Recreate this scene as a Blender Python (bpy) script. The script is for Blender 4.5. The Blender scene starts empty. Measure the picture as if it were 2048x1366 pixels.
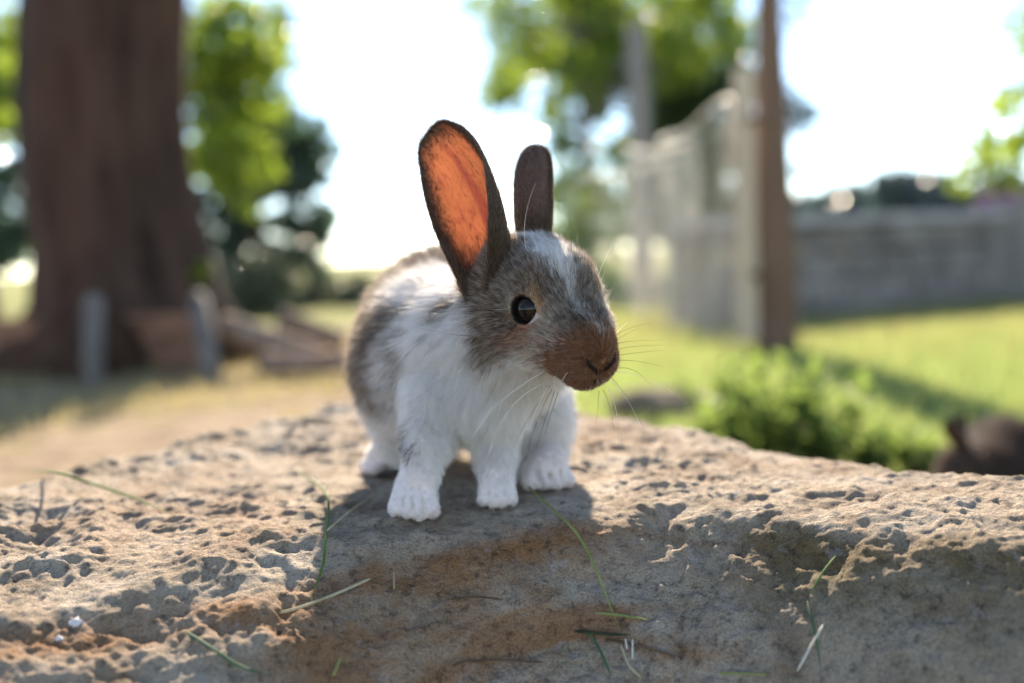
import bpy, bmesh, math, random
import numpy as np
from mathutils import Vector, Matrix

SCN = bpy.context.scene
COL = SCN.collection
RAD = math.radians

# ------------------------------------------------------------------ camera
FPX = 35.0 / 36.0 * 2048.0
CAM = np.array([0.0, 0.0, 0.40])
PITCH, ROLL = 5.0, -2.5
cd = bpy.data.cameras.new('camera')
cam = bpy.data.objects.new('camera', cd)
COL.objects.link(cam)
cd.lens = 35.0
cd.sensor_width = 36.0
cd.clip_start = 0.02
cd.clip_end = 3000.0
cam.matrix_world = (Matrix.Translation(CAM) @ Matrix.Rotation(RAD(90 - PITCH), 4, 'X')
                    @ Matrix.Rotation(RAD(ROLL), 4, 'Z'))
cd.dof.use_dof = True
cd.dof.focus_distance = 0.462
cd.dof.aperture_fstop = 3.1
SCN.camera = cam
RM = np.array(cam.matrix_world.to_3x3())

# ------------------------------------------------------------------ sky, sun, exposure
SUN_ELEV, SUN_AZ = 31.0, -1.5      # degrees; azimuth measured from +Y towards +X
w = bpy.data.worlds.new('World')
SCN.world = w
w.use_nodes = True
nt = w.node_tree
sky = nt.nodes.new('ShaderNodeTexSky')
sky.sky_type = 'NISHITA'
sky.sun_disc = False
sky.sun_elevation = RAD(SUN_ELEV)
sky.sun_rotation = RAD(SUN_AZ)
sky.air_density = 1.0
sky.dust_density = 0.05
sky.altitude = 3500.0
sky.ozone_density = 1.0
nt.links.new(sky.outputs[0], nt.nodes['Background'].inputs[0])
nt.nodes['Background'].inputs[1].default_value = 0.125
sl = bpy.data.lights.new('sun', 'SUN')
sl.energy = 4.5
sl.angle = RAD(0.53)
sl.color = (1.0, 0.92, 0.82)
sun = bpy.data.objects.new('sun', sl)
COL.objects.link(sun)
_sd = Vector((math.sin(RAD(SUN_AZ)) * math.cos(RAD(SUN_ELEV)),
              math.cos(RAD(SUN_AZ)) * math.cos(RAD(SUN_ELEV)), math.sin(RAD(SUN_ELEV))))
sun.rotation_euler = _sd.to_track_quat('Z', 'Y').to_euler()
SCN.view_settings.view_transform = 'Standard'
SCN.view_settings.look = 'None'
SCN.view_settings.exposure = 1.8
SCN.view_settings.gamma = 1.0
SCN.view_settings.use_white_balance = True
SCN.view_settings.white_balance_temperature = 7400
SCN.view_settings.white_balance_tint = 10
SCN.view_settings.use_curve_mapping = False
SCN.render.engine = 'CYCLES'
SCN.cycles.use_denoising = True
SCN.cycles.max_bounces = 12
SCN.cycles.transmission_bounces = 12
SCN.cycles.transparent_max_bounces = 8
SCN.cycles.sample_clamp_indirect = 10.0
SCN.render.hair_type = 'STRAND'


# ------------------------------------------------------------------ pixel helpers (photo pixels, 2048 wide)
def ray(px, py):
    return RM @ np.array([(px - 1024) / FPX, -(py - 683) / FPX, -1.0])


def P(px, py, d):
    return CAM + d * ray(px, py)


def G(px, py, z=0.0):
    r = ray(px, py)
    return CAM + r * (z - CAM[2]) / r[2]


# ------------------------------------------------------------------ numpy noise
_rs = np.random.RandomState(7)
_PERM = np.concatenate([_rs.permutation(256)] * 3).astype(np.int64)
_GR = _rs.normal(size=(256, 3))
_GR /= np.linalg.norm(_GR, axis=1)[:, None]
_FEAT = _rs.rand(256, 2)


def perlin(x, y, z):
    x, y, z = np.broadcast_arrays(np.asarray(x, float), np.asarray(y, float), np.asarray(z, float))
    xi, yi, zi = np.floor(x).astype(int), np.floor(y).astype(int), np.floor(z).astype(int)
    xf, yf, zf = x - xi, y - yi, z - zi
    u, v, w_ = [t * t * t * (t * (t * 6 - 15) + 10) for t in (xf, yf, zf)]
    out = 0
    for a in (0, 1):
        for b in (0, 1):
            for c in (0, 1):
                h = _PERM[_PERM[_PERM[(xi + a) & 255] + ((yi + b) & 255)] + ((zi + c) & 255)]
                g = _GR[h]
                d = g[..., 0] * (xf - a) + g[..., 1] * (yf - b) + g[..., 2] * (zf - c)
                out = out + d * (u if a else 1 - u) * (v if b else 1 - v) * (w_ if c else 1 - w_)
    return out


def fbm(x, y, z, o=4, gain=0.5):
    s, a, f = 0, 1.0, 1.0
    for i in range(o):
        s = s + a * perlin(x * f + 13.1 * i, y * f + 7.7 * i, z * f + 3.3 * i)
        a *= gain
        f *= 2.03
    return s


def worley(x, y, seed=0):
    """F1 distance, 2D"""
    xi, yi = np.floor(x).astype(int), np.floor(y).astype(int)
    best = np.full(np.shape(x), 9.0)
    for a in (-1, 0, 1):
        for b in (-1, 0, 1):
            h = _PERM[_PERM[(xi + a + seed) & 255] + ((yi + b) & 255)]
            fp = _FEAT[h]
            d = (xi + a + fp[..., 0] - x) ** 2 + (yi + b + fp[..., 1] - y) ** 2
            best = np.minimum(best, d)
    return np.sqrt(best)


# ------------------------------------------------------------------ object helpers
def unit(v):
    return v / (np.linalg.norm(v, axis=-1, keepdims=True) + 1e-9)


def tag(o, label=None, cat=None, group=None, kind=None):
    if label:
        o['label'] = label
    if cat:
        o['category'] = cat
    if group:
        o['group'] = group
    if kind:
        o['kind'] = kind
    return o


def mesh_obj(name, verts, faces, mat=None, parent=None, smooth=True):
    """faces: list of tuples or an (n,k) int array"""
    me = bpy.data.meshes.new(name)
    verts = np.asarray(verts, np.float32)
    if isinstance(faces, np.ndarray):
        n, k = faces.shape
        me.vertices.add(len(verts))
        me.vertices.foreach_set('co', verts.ravel())
        me.loops.add(n * k)
        me.loops.foreach_set('vertex_index', faces.astype(np.int32).ravel())
        me.polygons.add(n)
        me.polygons.foreach_set('loop_start', np.arange(0, n * k, k, dtype=np.int32))
        me.polygons.foreach_set('loop_total', np.full(n, k, np.int32))
        me.update(calc_edges=True)
        me.validate()
    else:
        me.from_pydata(verts.tolist(), [], faces)
        me.update()
    if smooth:
        me.polygons.foreach_set('use_smooth', np.ones(len(me.polygons), bool))
    if mat:
        me.materials.append(mat)
    o = bpy.data.objects.new(name, me)
    COL.objects.link(o)
    if parent is not None:
        o.parent = parent
        o.matrix_parent_inverse = Matrix.Translation(parent.location).inverted() if parent.type == 'EMPTY' else Matrix.Identity(4)
    return o


def empty(name, loc):
    o = bpy.data.objects.new(name, None)
    o.empty_display_size = 0.05
    o.location = Vector([float(c) for c in loc])
    COL.objects.link(o)
    return o


def vattr(o, name, arr):
    arr = np.asarray(arr, np.float32)
    if arr.ndim == 1:
        a = o.data.attributes.new(name, 'FLOAT', 'POINT')
        a.data.foreach_set('value', arr)
    else:
        if arr.shape[1] == 3:
            arr = np.concatenate([arr, np.ones((len(arr), 1), np.float32)], 1)
        a = o.data.attributes.new(name, 'FLOAT_COLOR', 'POINT')
        a.data.foreach_set('color', arr.ravel())


def tube_geo(pts, radii, sides=8, caps=True):
    pts = np.asarray(pts, float)
    n = len(pts)
    radii = np.broadcast_to(np.asarray(radii, float), (n,))
    tan = np.gradient(pts, axis=0)
    tan /= np.linalg.norm(tan, axis=1)[:, None] + 1e-12
    ref = np.array([0, 0, 1.0]) if abs(tan[0][2]) < 0.9 else np.array([1.0, 0, 0])
    V, F = [], []
    a = np.cross(tan[0], ref)
    for i in range(n):
        a = a - tan[i] * np.dot(a, tan[i])
        a /= np.linalg.norm(a) + 1e-12
        b = np.cross(tan[i], a)
        for k in range(sides):
            t = 2 * math.pi * k / sides
            V.append(pts[i] + radii[i] * (a * math.cos(t) + b * math.sin(t)))
    for i in range(n - 1):
        for k in range(sides):
            k2 = (k + 1) % sides
            F.append((i * sides + k, i * sides + k2, (i + 1) * sides + k2, (i + 1) * sides + k))
    if caps:
        F.append(tuple(range(sides))[::-1])
        F.append(tuple((n - 1) * sides + k for k in range(sides)))
    return V, F


def tube(name, pts, radii, mat, parent=None, sides=8, caps=True):
    V, F = tube_geo(pts, radii, sides, caps)
    return mesh_obj(name, np.array(V), F, mat, parent)


class Geo:
    def __init__(self):
        self.V, self.F = [], []

    def add(self, V, F):
        b = len(self.V)
        self.V.extend(V)
        self.F.extend(tuple(i + b for i in f) for f in F)

    def build(self, name, mat, parent=None, smooth=True):
        return mesh_obj(name, np.array(self.V), self.F, mat, parent, smooth)


def box_geo(c, sx, sy, sz, M=None, bevel=0.0, rnd=None):
    """bevelled box as 24-vertex shape; M 3x3 rotation"""
    bm = bmesh.new()
    bmesh.ops.create_cube(bm, size=1.0)
    for v in bm.verts:
        v.co = Vector((v.co.x * sx, v.co.y * sy, v.co.z * sz))
    if bevel:
        bmesh.ops.bevel(bm, geom=list(bm.edges), offset=bevel, segments=2, profile=0.7, affect='EDGES')
    bm.verts.index_update()
    V = np.array([v.co[:] for v in bm.verts])
    F = [tuple(v.index for v in f.verts) for f in bm.faces]
    bm.free()
    if rnd is not None:
        V = V + rnd(V)
    if M is not None:
        V = V @ np.asarray(M).T
    return (V + np.asarray(c)).tolist(), F


def rotz(a):
    c, s = math.cos(a), math.sin(a)
    return np.array([[c, -s, 0], [s, c, 0], [0, 0, 1.0]])


# ------------------------------------------------------------------ material helpers
class NT:
    def __init__(self, name):
        self.m = bpy.data.materials.new(name)
        self.m.use_nodes = True
        self.t = self.m.node_tree
        self.t.nodes.clear()
        self.out = self.n('ShaderNodeOutputMaterial')

    def n(self, typ, **kw):
        nd = self.t.nodes.new(typ)
        for k, v in kw.items():
            setattr(nd, k, v)
        return nd

    def l(self, a, b):
        self.t.links.new(a, b)

    def set(self, sock, v):
        if hasattr(v, 'default_value') or isinstance(v, bpy.types.NodeSocket):
            self.l(v, sock)
        elif isinstance(v, (tuple, list)):
            sock.default_value = tuple(v) + ((1.0,) if len(v) == 3 and sock.type == 'RGBA' else ())
        else:
            sock.default_value = v

    def noise(self, scale, detail=4, rough=0.55, vec=None, dist=0.0, lac=2.0):
        nd = self.n('ShaderNodeTexNoise')
        nd.inputs['Scale'].default_value = scale
        nd.inputs['Detail'].default_value = detail
        nd.inputs['Roughness'].default_value = rough
        nd.inputs['Distortion'].default_value = dist
        if vec is not None:
            self.l(vec, nd.inputs['Vector'])
        return nd.outputs['Fac']

    def coord(self, scale=(1, 1, 1), kind='Object', rot=(0, 0, 0)):
        tc = self.n('ShaderNodeTexCoord')
        mp = self.n('ShaderNodeMapping')
        mp.inputs['Scale'].default_value = scale
        mp.inputs['Rotation'].default_value = rot
        self.l(tc.outputs[kind], mp.inputs['Vector'])
        return mp.outputs[0]

    def ramp(self, fac, stops):
        r = self.n('ShaderNodeValToRGB')
        e = r.color_ramp.elements
        while len(e) > 1:
            e.remove(e[-1])
        for i, (p, c) in enumerate(stops):
            el = e[0] if i == 0 else e.new(p)
            el.position = p
            c = (c, c, c) if not isinstance(c, (tuple, list)) else c
            el.color = tuple(c) + (1.0,)
        self.l(fac, r.inputs[0])
        return r.outputs[0]

    def mix(self, fac, a, b, blend='MIX'):
        m = self.n('ShaderNodeMix', data_type='RGBA', blend_type=blend)
        self.set(m.inputs[0], fac)
        self.set(m.inputs[6], a)
        self.set(m.inputs[7], b)
        return m.outputs[2]

    def math(self, op, a, b=0.0, c=0.0):
        m = self.n('ShaderNodeMath', operation=op)
        self.set(m.inputs[0], a)
        self.set(m.inputs[1], b)
        self.set(m.inputs[2], c)
        return m.outputs[0]

    def attr(self, name, out='Color'):
        a = self.n('ShaderNodeAttribute', attribute_name=name)
        return a.outputs[out]

    def bump(self, h, strength=0.5, dist=0.01, normal=None):
        b = self.n('ShaderNodeBump')
        b.inputs['Strength'].default_value = strength
        b.inputs['Distance'].default_value = dist
        self.l(h, b.inputs['Height'])
        if normal is not None:
            self.l(normal, b.inputs['Normal'])
        return b.outputs[0]

    def principled(self, color, rough=0.7, spec=0.3, normal=None, **kw):
        p = self.n('ShaderNodeBsdfPrincipled')
        self.set(p.inputs['Base Color'], color)
        self.set(p.inputs['Roughness'], rough)
        p.inputs['Specular IOR Level'].default_value = spec
        if normal is not None:
            self.l(normal, p.inputs['Normal'])
        for k, v in kw.items():
            self.set(p.inputs[k], v)
        return p

    def done(self, shader):
        self.l(shader.outputs[0] if hasattr(shader, 'outputs') else shader, self.out.inputs[0])
        return self.m


def leaf_mat(name, c1, c2, trans, tw=0.55, var=3.0, rough=0.24, spec=0.6):
    """leaf that reflects c1..c2 and lets backlight through as trans"""
    m = NT(name)
    fac = m.noise(var, 2, vec=m.coord())
    g = m.n('ShaderNodeNewGeometry')
    rnd = g.outputs['Random Per Island']
    col = m.mix(rnd, c1, c2)
    col = m.mix(m.ramp(fac, [(0.3, 0.75), (0.7, 1.0)]), (0, 0, 0), col)
    p = m.principled(col, rough, spec)
    t = m.n('ShaderNodeBsdfTranslucent')
    m.set(t.inputs[0], m.mix(rnd, tuple(x * 0.8 for x in trans), trans))
    mx = m.n('ShaderNodeMixShader')
    mx.inputs[0].default_value = tw
    m.l(p.outputs[0], mx.inputs[1])
    m.l(t.outputs[0], mx.inputs[2])
    return m.done(mx)


def bark_mat(name, dark, light, scale=6.0):
    m = NT(name)
    v = m.coord((scale, scale, scale * 0.18))
    f = m.noise(3.0, 6, 0.65, v)
    col = m.ramp(f, [(0.3, dark), (0.62, light)])
    big = m.noise(1.1, 3, 0.6, m.coord((1, 1, .6)))
    col = m.mix(m.ramp(big, [(0.45, 0.0), (0.65, .4)]), col, tuple(x * k for x, k in zip(light, (1.5, 1.05, .9))))
    return m.done(m.principled(col, 0.9, 0.15, m.bump(f, 0.8, 0.03)))


def wood_mat(name, dark, light, sc=(3, 3, 40)):
    m = NT(name)
    f = m.noise(2.0, 5, 0.6, m.coord(sc), 0.4)
    col = m.ramp(f, [(0.3, dark), (0.7, light)])
    return m.done(m.principled(col, 0.8, 0.2, m.bump(f, 0.4, 0.004)))

# ================================================================== SETTING
# ------------------------------------------------------------------ the sandstone rock: a height function used for the mesh and for everything lying on it
_CX = [-0.60, -0.35, -0.214, -0.119, -0.066, 0.015, 0.088, 0.169, 0.213, 0.35, 0.60]
_CY = [0.30, 0.365, 0.399, 0.428, 0.455, 0.484, 0.476, 0.437, 0.414, 0.365, 0.30]
_BX = [-0.60, -0.45, -0.317, -0.209, -0.135, -0.03, 0.099, 0.162, 0.218, 0.258, 0.36, 0.60]
_BY = [0.40, 0.47, 0.60, 0.80, 0.90, 0.88, 0.735, 0.615, 0.535, 0.500, 0.455, 0.40]


def smin(a, b, k):
    h = np.maximum(k - np.abs(a - b), 0) / k
    return np.minimum(a, b) - h * h * k * 0.25


def rock_h(x, y, detail=True):
    x = np.asarray(x, float)
    y = np.asarray(y, float)
    yf = np.interp(x, _CX, _CY) + 0.006 * perlin(x * 22, 0.3, 1.7) + 0.004 * perlin(x * 60, 4.3, 1.7)
    yb = np.interp(x, _BX, _BY) + 0.025 * perlin(x * 14, 9.1, 0.2)
    top = 0.270 + 0.010 * perlin(x * 5, y * 5, 0.5) * np.clip((np.abs(x) - 0.03) / 0.1, 0, 1)
    kf = 0.032 + 0.035 * np.clip(-x / 0.2, 0, 1)
    face = 0.277 + (y - yf) * 0.85
    steep = 0.274 + (y - yf + 0.10) * 3.0
    z = smin(top, face, kf)
    z = smin(z, steep, 0.03)
    z = smin(z, 0.272 + (yb - y) * 2.6, 0.02)
    z = smin(z, 0.27 + (x + 0.56) * 2.2, 0.05)
    z = smin(z, 0.27 + (0.50 - x) * 2.2, 0.05)
    if not detail:
        return z
    on_top = 1 / (1 + np.exp(-(y - yf - 0.002) / 0.006))
    wx = x + 0.010 * perlin(x * 40, y * 40, 2.0) + 0.004 * perlin(x * 130, y * 130, 5.0)
    wy = y + 0.010 * perlin(x * 40, y * 40, 8.0) + 0.004 * perlin(x * 130, y * 130, 6.0)
    d1 = worley(wx * 46 + wy * 8, wy * 34)
    d2 = worley(wx * 95 + 3.3, wy * 70 + 9.1, 31)
    rf1 = 1 - 2.2 * np.abs(perlin(wx * 12 + 4 * wy, wy * 20, 3.1))
    rf2 = 1 - 2.2 * np.abs(perlin(wx * 27, wy * 50 + 6 * wx, 7.7))
    rf3 = 1 - 2.2 * np.abs(perlin(wx * 95, wy * 110, 2.2))
    scal = (0.0075 * (rf1 - .4) + 0.0044 * (rf2 - .4) * (.4 + .6 * np.clip(rf1, 0, 1)) + 0.0022 * (rf3 - .4)
            + 0.0042 * (np.minimum(d1, 1) ** 2 - 0.3) + 0.0016 * (np.minimum(d2, 1) ** 2 - 0.3))
    rough_t = 0.0016 * fbm(x * 150, y * 150, 0.0, 4)
    amp = 0.55 + 0.7 * np.clip(0.5 + 1.4 * perlin(x * 9, y * 9, 3.0), 0, 1)
    calm = 1 - 0.75 * np.exp(-(((x + 0.02) / 0.06) ** 2 + ((y - 0.52) / 0.06) ** 2))
    zt = scal * 0.8 * amp * calm + rough_t
    ridge = 1 - np.abs(fbm(x * 55 + 0.3 * y * 40, z * 90, y * 55, 3))
    lay = 0.0016 * np.sin((z * 320) + 3.0 * perlin(x * 20, y * 20, 9.0))
    pits = np.clip(0.42 - worley(x * 95 + 5, (y - z) * 75, 11), 0, 1) * np.clip(perlin(x * 30, y * 30, z * 30 + 4) * 3 + 0.3, 0, 1)
    zf = (0.0045 * fbm(x * 38, y * 38, z * 38, 5, 0.55) + 0.0030 * (ridge - 0.7) - 0.0075 * pits
          + lay * np.clip(perlin(x * 12, y * 12, 3.3) * 2, 0, 1))
    zf = zf + 0.010 * fbm(x * 13, y * 13, z * 13 + 5, 2) + 0.0013 * fbm(x * 230, y * 230, z * 230, 3)
    crack = np.abs(perlin(x * 16 + 2, (y - z) * 26, 11.0) + .25 * perlin(x * 70, (y - z) * 80, 2.0))
    zf = zf - .0035 * np.clip(1 - crack / .02, 0, 1) * np.clip(perlin(x * 9, y * 9, 21.0) * 3, 0, 1)
    return z + zt * on_top + zf * (1 - on_top)


def rock_hit(px, py):
    """first point of the rock surface along the pixel's ray"""
    r = ray(px, py)
    t = np.linspace(0.25, 1.2, 1900)
    q = CAM[None] + t[:, None] * r[None]
    below = q[:, 2] < rock_h(q[:, 0], q[:, 1])
    i = int(np.argmax(below)) if below.any() else len(t) - 1
    return q[i]


def build_rock():
    xs = np.concatenate([np.linspace(-0.74, -0.345, 70), np.linspace(-0.34, 0.31, 520), np.linspace(0.315, 0.70, 70)])
    ys = np.concatenate([np.linspace(0.10, 0.305, 40), np.linspace(0.31, 0.56, 290), np.linspace(0.561, 0.86, 190), np.linspace(0.862, 1.15, 70)])
    X, Y = np.meshgrid(xs, ys)
    Z = np.maximum(rock_h(X, Y), -0.03)
    nx, ny = len(xs), len(ys)
    V = np.stack([X, Y, Z], -1).reshape(-1, 3)
    idx = np.arange(nx * ny).reshape(ny, nx)
    F = np.stack([idx[:-1, :-1], idx[:-1, 1:], idx[1:, 1:], idx[1:, :-1]], -1).reshape(-1, 4)
    keep = (Z.ravel()[F] > -0.029).any(1)
    F = F[keep]
    used = np.zeros(len(V), bool)
    used[F] = True
    remap = np.cumsum(used) - 1
    m = NT('sandstone')
    co = m.coord()
    big = m.noise(7.0, 5, 0.6, co, 0.8)
    mid = m.noise(26.0, 6, 0.65, co, 0.4)
    fine = m.noise(190.0, 6, 0.75, co)
    grain = m.noise(900.0, 3, 0.7, co)
    base = m.ramp(mid, [(0.26, (0.21, 0.145, 0.095)), (0.44, (0.43, 0.33, 0.235)), (0.60, (0.56, 0.455, 0.35)), (0.78, (0.66, 0.575, 0.48))])
    # rust bands
    sep = m.n('ShaderNodeSeparateXYZ')
    m.l(co, sep.inputs[0])
    cor = m.coord((5.0, 5.0, 17.0))
    rn = m.noise(1.5, 6, 0.62, cor, 0.9)
    rust = m.ramp(rn, [(0.50, 0.0), (0.62, 1.0)])
    col = m.mix(m.math('MULTIPLY', rust, m.attr('rustw', 'Fac')), base, m.mix(fine, (0.26, 0.10, 0.035), (0.50, 0.25, 0.10)))
    # olive algae on the face, strongest towards the right
    alg_zone = m.attr('algae', 'Fac')
    al = m.math('MULTIPLY', m.ramp(m.noise(17.0, 6, 0.7, co, 0.5), [(0.36, 0.0), (0.60, 1.0)]), alg_zone)
    col = m.mix(m.math('MULTIPLY', al, 0.92), col, m.mix(fine, (0.085, 0.062, 0.024), (0.25, 0.19, 0.085)))
    rz = m.math('MULTIPLY', m.attr('rustband', 'Fac'), m.ramp(m.noise(30.0, 6, 0.7, m.coord((0.6, 1, 1.6)), 0.4), [(0.34, 0.0), (0.58, 1.0)]))
    col = m.mix(m.math('MULTIPLY', rz, 0.95), col, m.mix(fine, (0.24, 0.10, 0.036), (0.46, 0.22, 0.085)))
    # dark specks and pale scuffs
    sp = m.ramp(fine, [(0.32, 0.34), (0.48, 1.0)])
    col = m.mix(1.0, col, sp, 'MULTIPLY')
    pale = m.ramp(m.noise(60.0, 5, 0.7, co, 0.3), [(0.60, 0.0), (0.72, 1.0)])
    col = m.mix(m.math('MULTIPLY', pale, 0.5), col, (0.58, 0.54, 0.52))
    gr = m.ramp(grain, [(0.30, 0.55), (0.50, 1.0), (0.72, 1.25)])
    col = m.mix(1.0, col, gr, 'MULTIPLY')
    h = m.math('ADD', m.math('MULTIPLY', fine, 1.0), m.math('MULTIPLY', grain, 0.35))
    p = m.principled(col, 0.85, 0.25, m.bump(h, 1.0, 0.006))
    mat = m.done(p)
    o = mesh_obj('rock', V[used], remap[F], mat)
    v = V[used]
    yf = np.interp(v[:, 0], _CX, _CY)
    face = np.clip((yf - v[:, 1] + 0.004) / 0.012, 0, 1)
    vattr(o, 'algae', face * np.clip((v[:, 0] - 0.03) / 0.10, 0.0, 1) * np.clip((yf + 0.0 - v[:, 1]) / -0.0001 * -1, 0, 1)
          * np.clip(1.3 - (yf - v[:, 1]) / 0.055, 0.15, 1))
    band = np.exp(-((yf - v[:, 1] - 0.014) / 0.012) ** 2) * np.clip((0.10 - v[:, 0]) / 0.06, 0.25, 1)
    vattr(o, 'rustband', band)
    vattr(o, 'rustw', .28 + .5 * face)
    tag(o, 'large weathered sandstone boulder with a pitted top that the white and brown rabbit stands on', 'rock')
    return o


build_rock()

# ------------------------------------------------------------------ ground
def hash01(a):
    return np.modf(np.sin(a * 12.9898) * 43758.5453)[0] % 1.0


def lawn_mask(x, y):
    """1 on the lawn, 0 on the bare sandy earth under the tree"""
    e = x - (-0.05 + 0.0 * y) + 0.25 * perlin(x * 1.3, y * 1.3, 4.0)
    m = np.clip(e / 0.35, 0, 1)
    far = np.clip((y - 5.6) / 1.2, 0, 1)
    return np.maximum(m, far)


def build_ground():
    xs = np.concatenate([np.linspace(-400, -9, 18), np.linspace(-8, 8, 170), np.linspace(9, 400, 18)])
    ys = np.concatenate([np.linspace(-60, -2, 8), np.linspace(-1.5, 14, 170), np.linspace(15, 900, 24)])
    X, Y = np.meshgrid(xs, ys)
    near = np.clip(1 - np.hypot(X, Y - 3) / 12, 0, 1)
    Z = near * (0.02 * perlin(X * 0.9, Y * 0.9, 0) + 0.008 * perlin(X * 3.5, Y * 3.5, 2)) - 0.01
    Z -= 0.012 * np.clip(1 - np.hypot(X, Y - 0.55), 0, 1)
    nx = len(xs)
    idx = np.arange(X.size).reshape(X.shape)
    F = np.stack([idx[:-1, :-1], idx[:-1, 1:], idx[1:, 1:], idx[1:, :-1]], -1).reshape(-1, 4)
    m = NT('earth_and_lawn')
    co = m.coord()
    n1 = m.noise(2.2, 5, .6, co)
    n2 = m.noise(14.0, 6, .65, co)
    n3 = m.noise(120.0, 4, .6, co)
    sand = m.ramp(n2, [(.3, (.12, .08, .05)), (.5, (.30, .215, .145)), (.7, (.46, .36, .26))])
    sand = m.mix(m.ramp(n1, [(.52, 0.0), (.66, .8)]), sand, (.27, .25, .085))
    grass = m.ramp(n1, [(.3, (.12, .15, .04)), (.55, (.24, .25, .08)), (.75, (.38, .33, .15))])
    grass = m.mix(m.ramp(n2, [(.45, 0.0), (.7, .5)]), grass, (.30, .26, .10))
    col = m.mix(m.attr('lawn', 'Fac'), sand, grass)
    col = m.mix(1.0, col, m.ramp(n3, [(.3, .7), (.7, 1.1)]), 'MULTIPLY')
    mat = m.done(m.principled(col, .95, .1, m.bump(m.math('ADD', n2, m.math('MULTIPLY', n3, .3)), .9, .03)))
    o = mesh_obj('ground', np.stack([X, Y, Z], -1).reshape(-1, 3), F, mat)
    vattr(o, 'lawn', lawn_mask(X, Y).ravel())
    o['kind'] = 'structure'


def gz(x, y):
    near = np.clip(1 - np.hypot(x, np.asarray(y) - 3) / 12, 0, 1)
    return near * (0.02 * perlin(x * 0.9, y * 0.9, 0) + 0.008 * perlin(x * 3.5, y * 3.5, 2)) - 0.01 - 0.012 * np.clip(1 - np.hypot(x, y - 0.55), 0, 1)


def blades(name, label, cat, X, Y, h, wd, mat, rng, lean=.35):
    n = len(X)
    Zb = gz(X, Y)
    a = rng.rand(n) * 2 * np.pi
    side = np.stack([np.cos(a), np.sin(a), np.zeros(n)], 1) * wd[:, None] * .5
    b = rng.rand(n) * 2 * np.pi
    ln = np.stack([np.cos(b), np.sin(b), np.zeros(n)], 1) * (h * lean * rng.rand(n))[:, None]
    base = np.stack([X, Y, Zb], 1)
    up = np.array([0, 0, 1.0])
    mid = base + up * (h * .55)[:, None] + ln * .35
    tip = base + up * (h * .95)[:, None] + ln
    V = np.stack([base - side, base + side, mid + side * .8, mid - side * .8, tip], 1).reshape(-1, 3)
    k = np.arange(n)[:, None] * 5
    F = np.concatenate([k + np.array([[0, 1, 2]]), k + np.array([[0, 2, 3]]), k + np.array([[3, 2, 4]])])
    o = mesh_obj(name, V, F, mat, smooth=False)
    tag(o, label, cat, kind='stuff')
    return o


def build_grass():
    rng = np.random.RandomState(11)
    mg = leaf_mat('lawn_blade', (.14, .19, .06), (.27, .31, .13), (.40, .49, .16), .5)
    md = leaf_mat('dry_blade', (.30, .24, .11), (.42, .36, .19), (.50, .42, .18), .45)
    n = 95000
    Y = 1.15 + 6.2 * rng.rand(n) ** 1.25
    X = -0.3 + (0.75 * Y + .5) * rng.rand(n)
    k = (rng.rand(n) < lawn_mask(X, Y)) & ~((Y < 1.3) & (X < .5))
    X, Y = X[k], Y[k]
    dry = rng.rand(len(X)) < np.clip((Y - 2.6) / 3.0, .08, .62)
    blades('lawn_grass', 'short green lawn grass right of the fence post', 'grass', X[~dry], Y[~dry], rng.uniform(.025, .065, (~dry).sum()), rng.uniform(.003, .006, (~dry).sum()), mg, rng)
    n = 14000
    Y2 = 1.7 + 3.8 * rng.rand(n)
    X2 = -.62 * Y2 - .1 + .68 * Y2 * rng.rand(n)
    cl = perlin(X2 * 1.6, Y2 * 1.6, 7.0) + .15 * (Y2 - 2.4)
    k = (cl > .02) & (rng.rand(n) < .8)
    X2, Y2 = np.concatenate([X2[k], X[dry]]), np.concatenate([Y2[k], Y[dry]])
    blades('dry_grass', 'dry yellow grass tufts on the sandy earth', 'grass', X2, Y2, rng.uniform(.02, .06, len(X2)), rng.uniform(.003, .006, len(X2)), md, rng)


# ------------------------------------------------------------------ trees and shrubs
def leaf_mesh(name, C_, size, mat, parent, rng, aspect=.55, droop=.3):
    """one small folded leaf per centre"""
    n = len(C_)
    d = unit(rng.normal(size=(n, 3)) + np.array([0, 0, -droop]))
    r = unit(np.cross(d, rng.normal(size=(n, 3))))
    nn = np.cross(d, r)
    L = (size * rng.uniform(.65, 1.3, n))[:, None]
    a = C_ - d * L * .5
    b = C_ + d * L * .5
    m1 = C_ + r * L * aspect * .5 + nn * L * .10
    m2 = C_ - r * L * aspect * .5 + nn * L * .10
    V = np.stack([a, m1, b, m2], 1).reshape(-1, 3)
    k = np.arange(n)[:, None] * 4
    F = np.concatenate([k + np.array([[0, 1, 2]]), k + np.array([[0, 2, 3]])])
    return mesh_obj(name, V, F, mat, parent, smooth=False)


def clump_points(cl, n, rng):
    """cl: (centre, radius) list -> n points spread through the clumps"""
    c = np.array([q[0] for q in cl])
    r = np.array([q[1] for q in cl])
    p = r ** 2.2
    i = rng.choice(len(cl), n, p=p / p.sum())
    u = unit(rng.normal(size=(n, 3))) * (rng.rand(n) ** .45)[:, None]
    u[:, 2] *= .8
    return c[i] + u * r[i][:, None]


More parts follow.
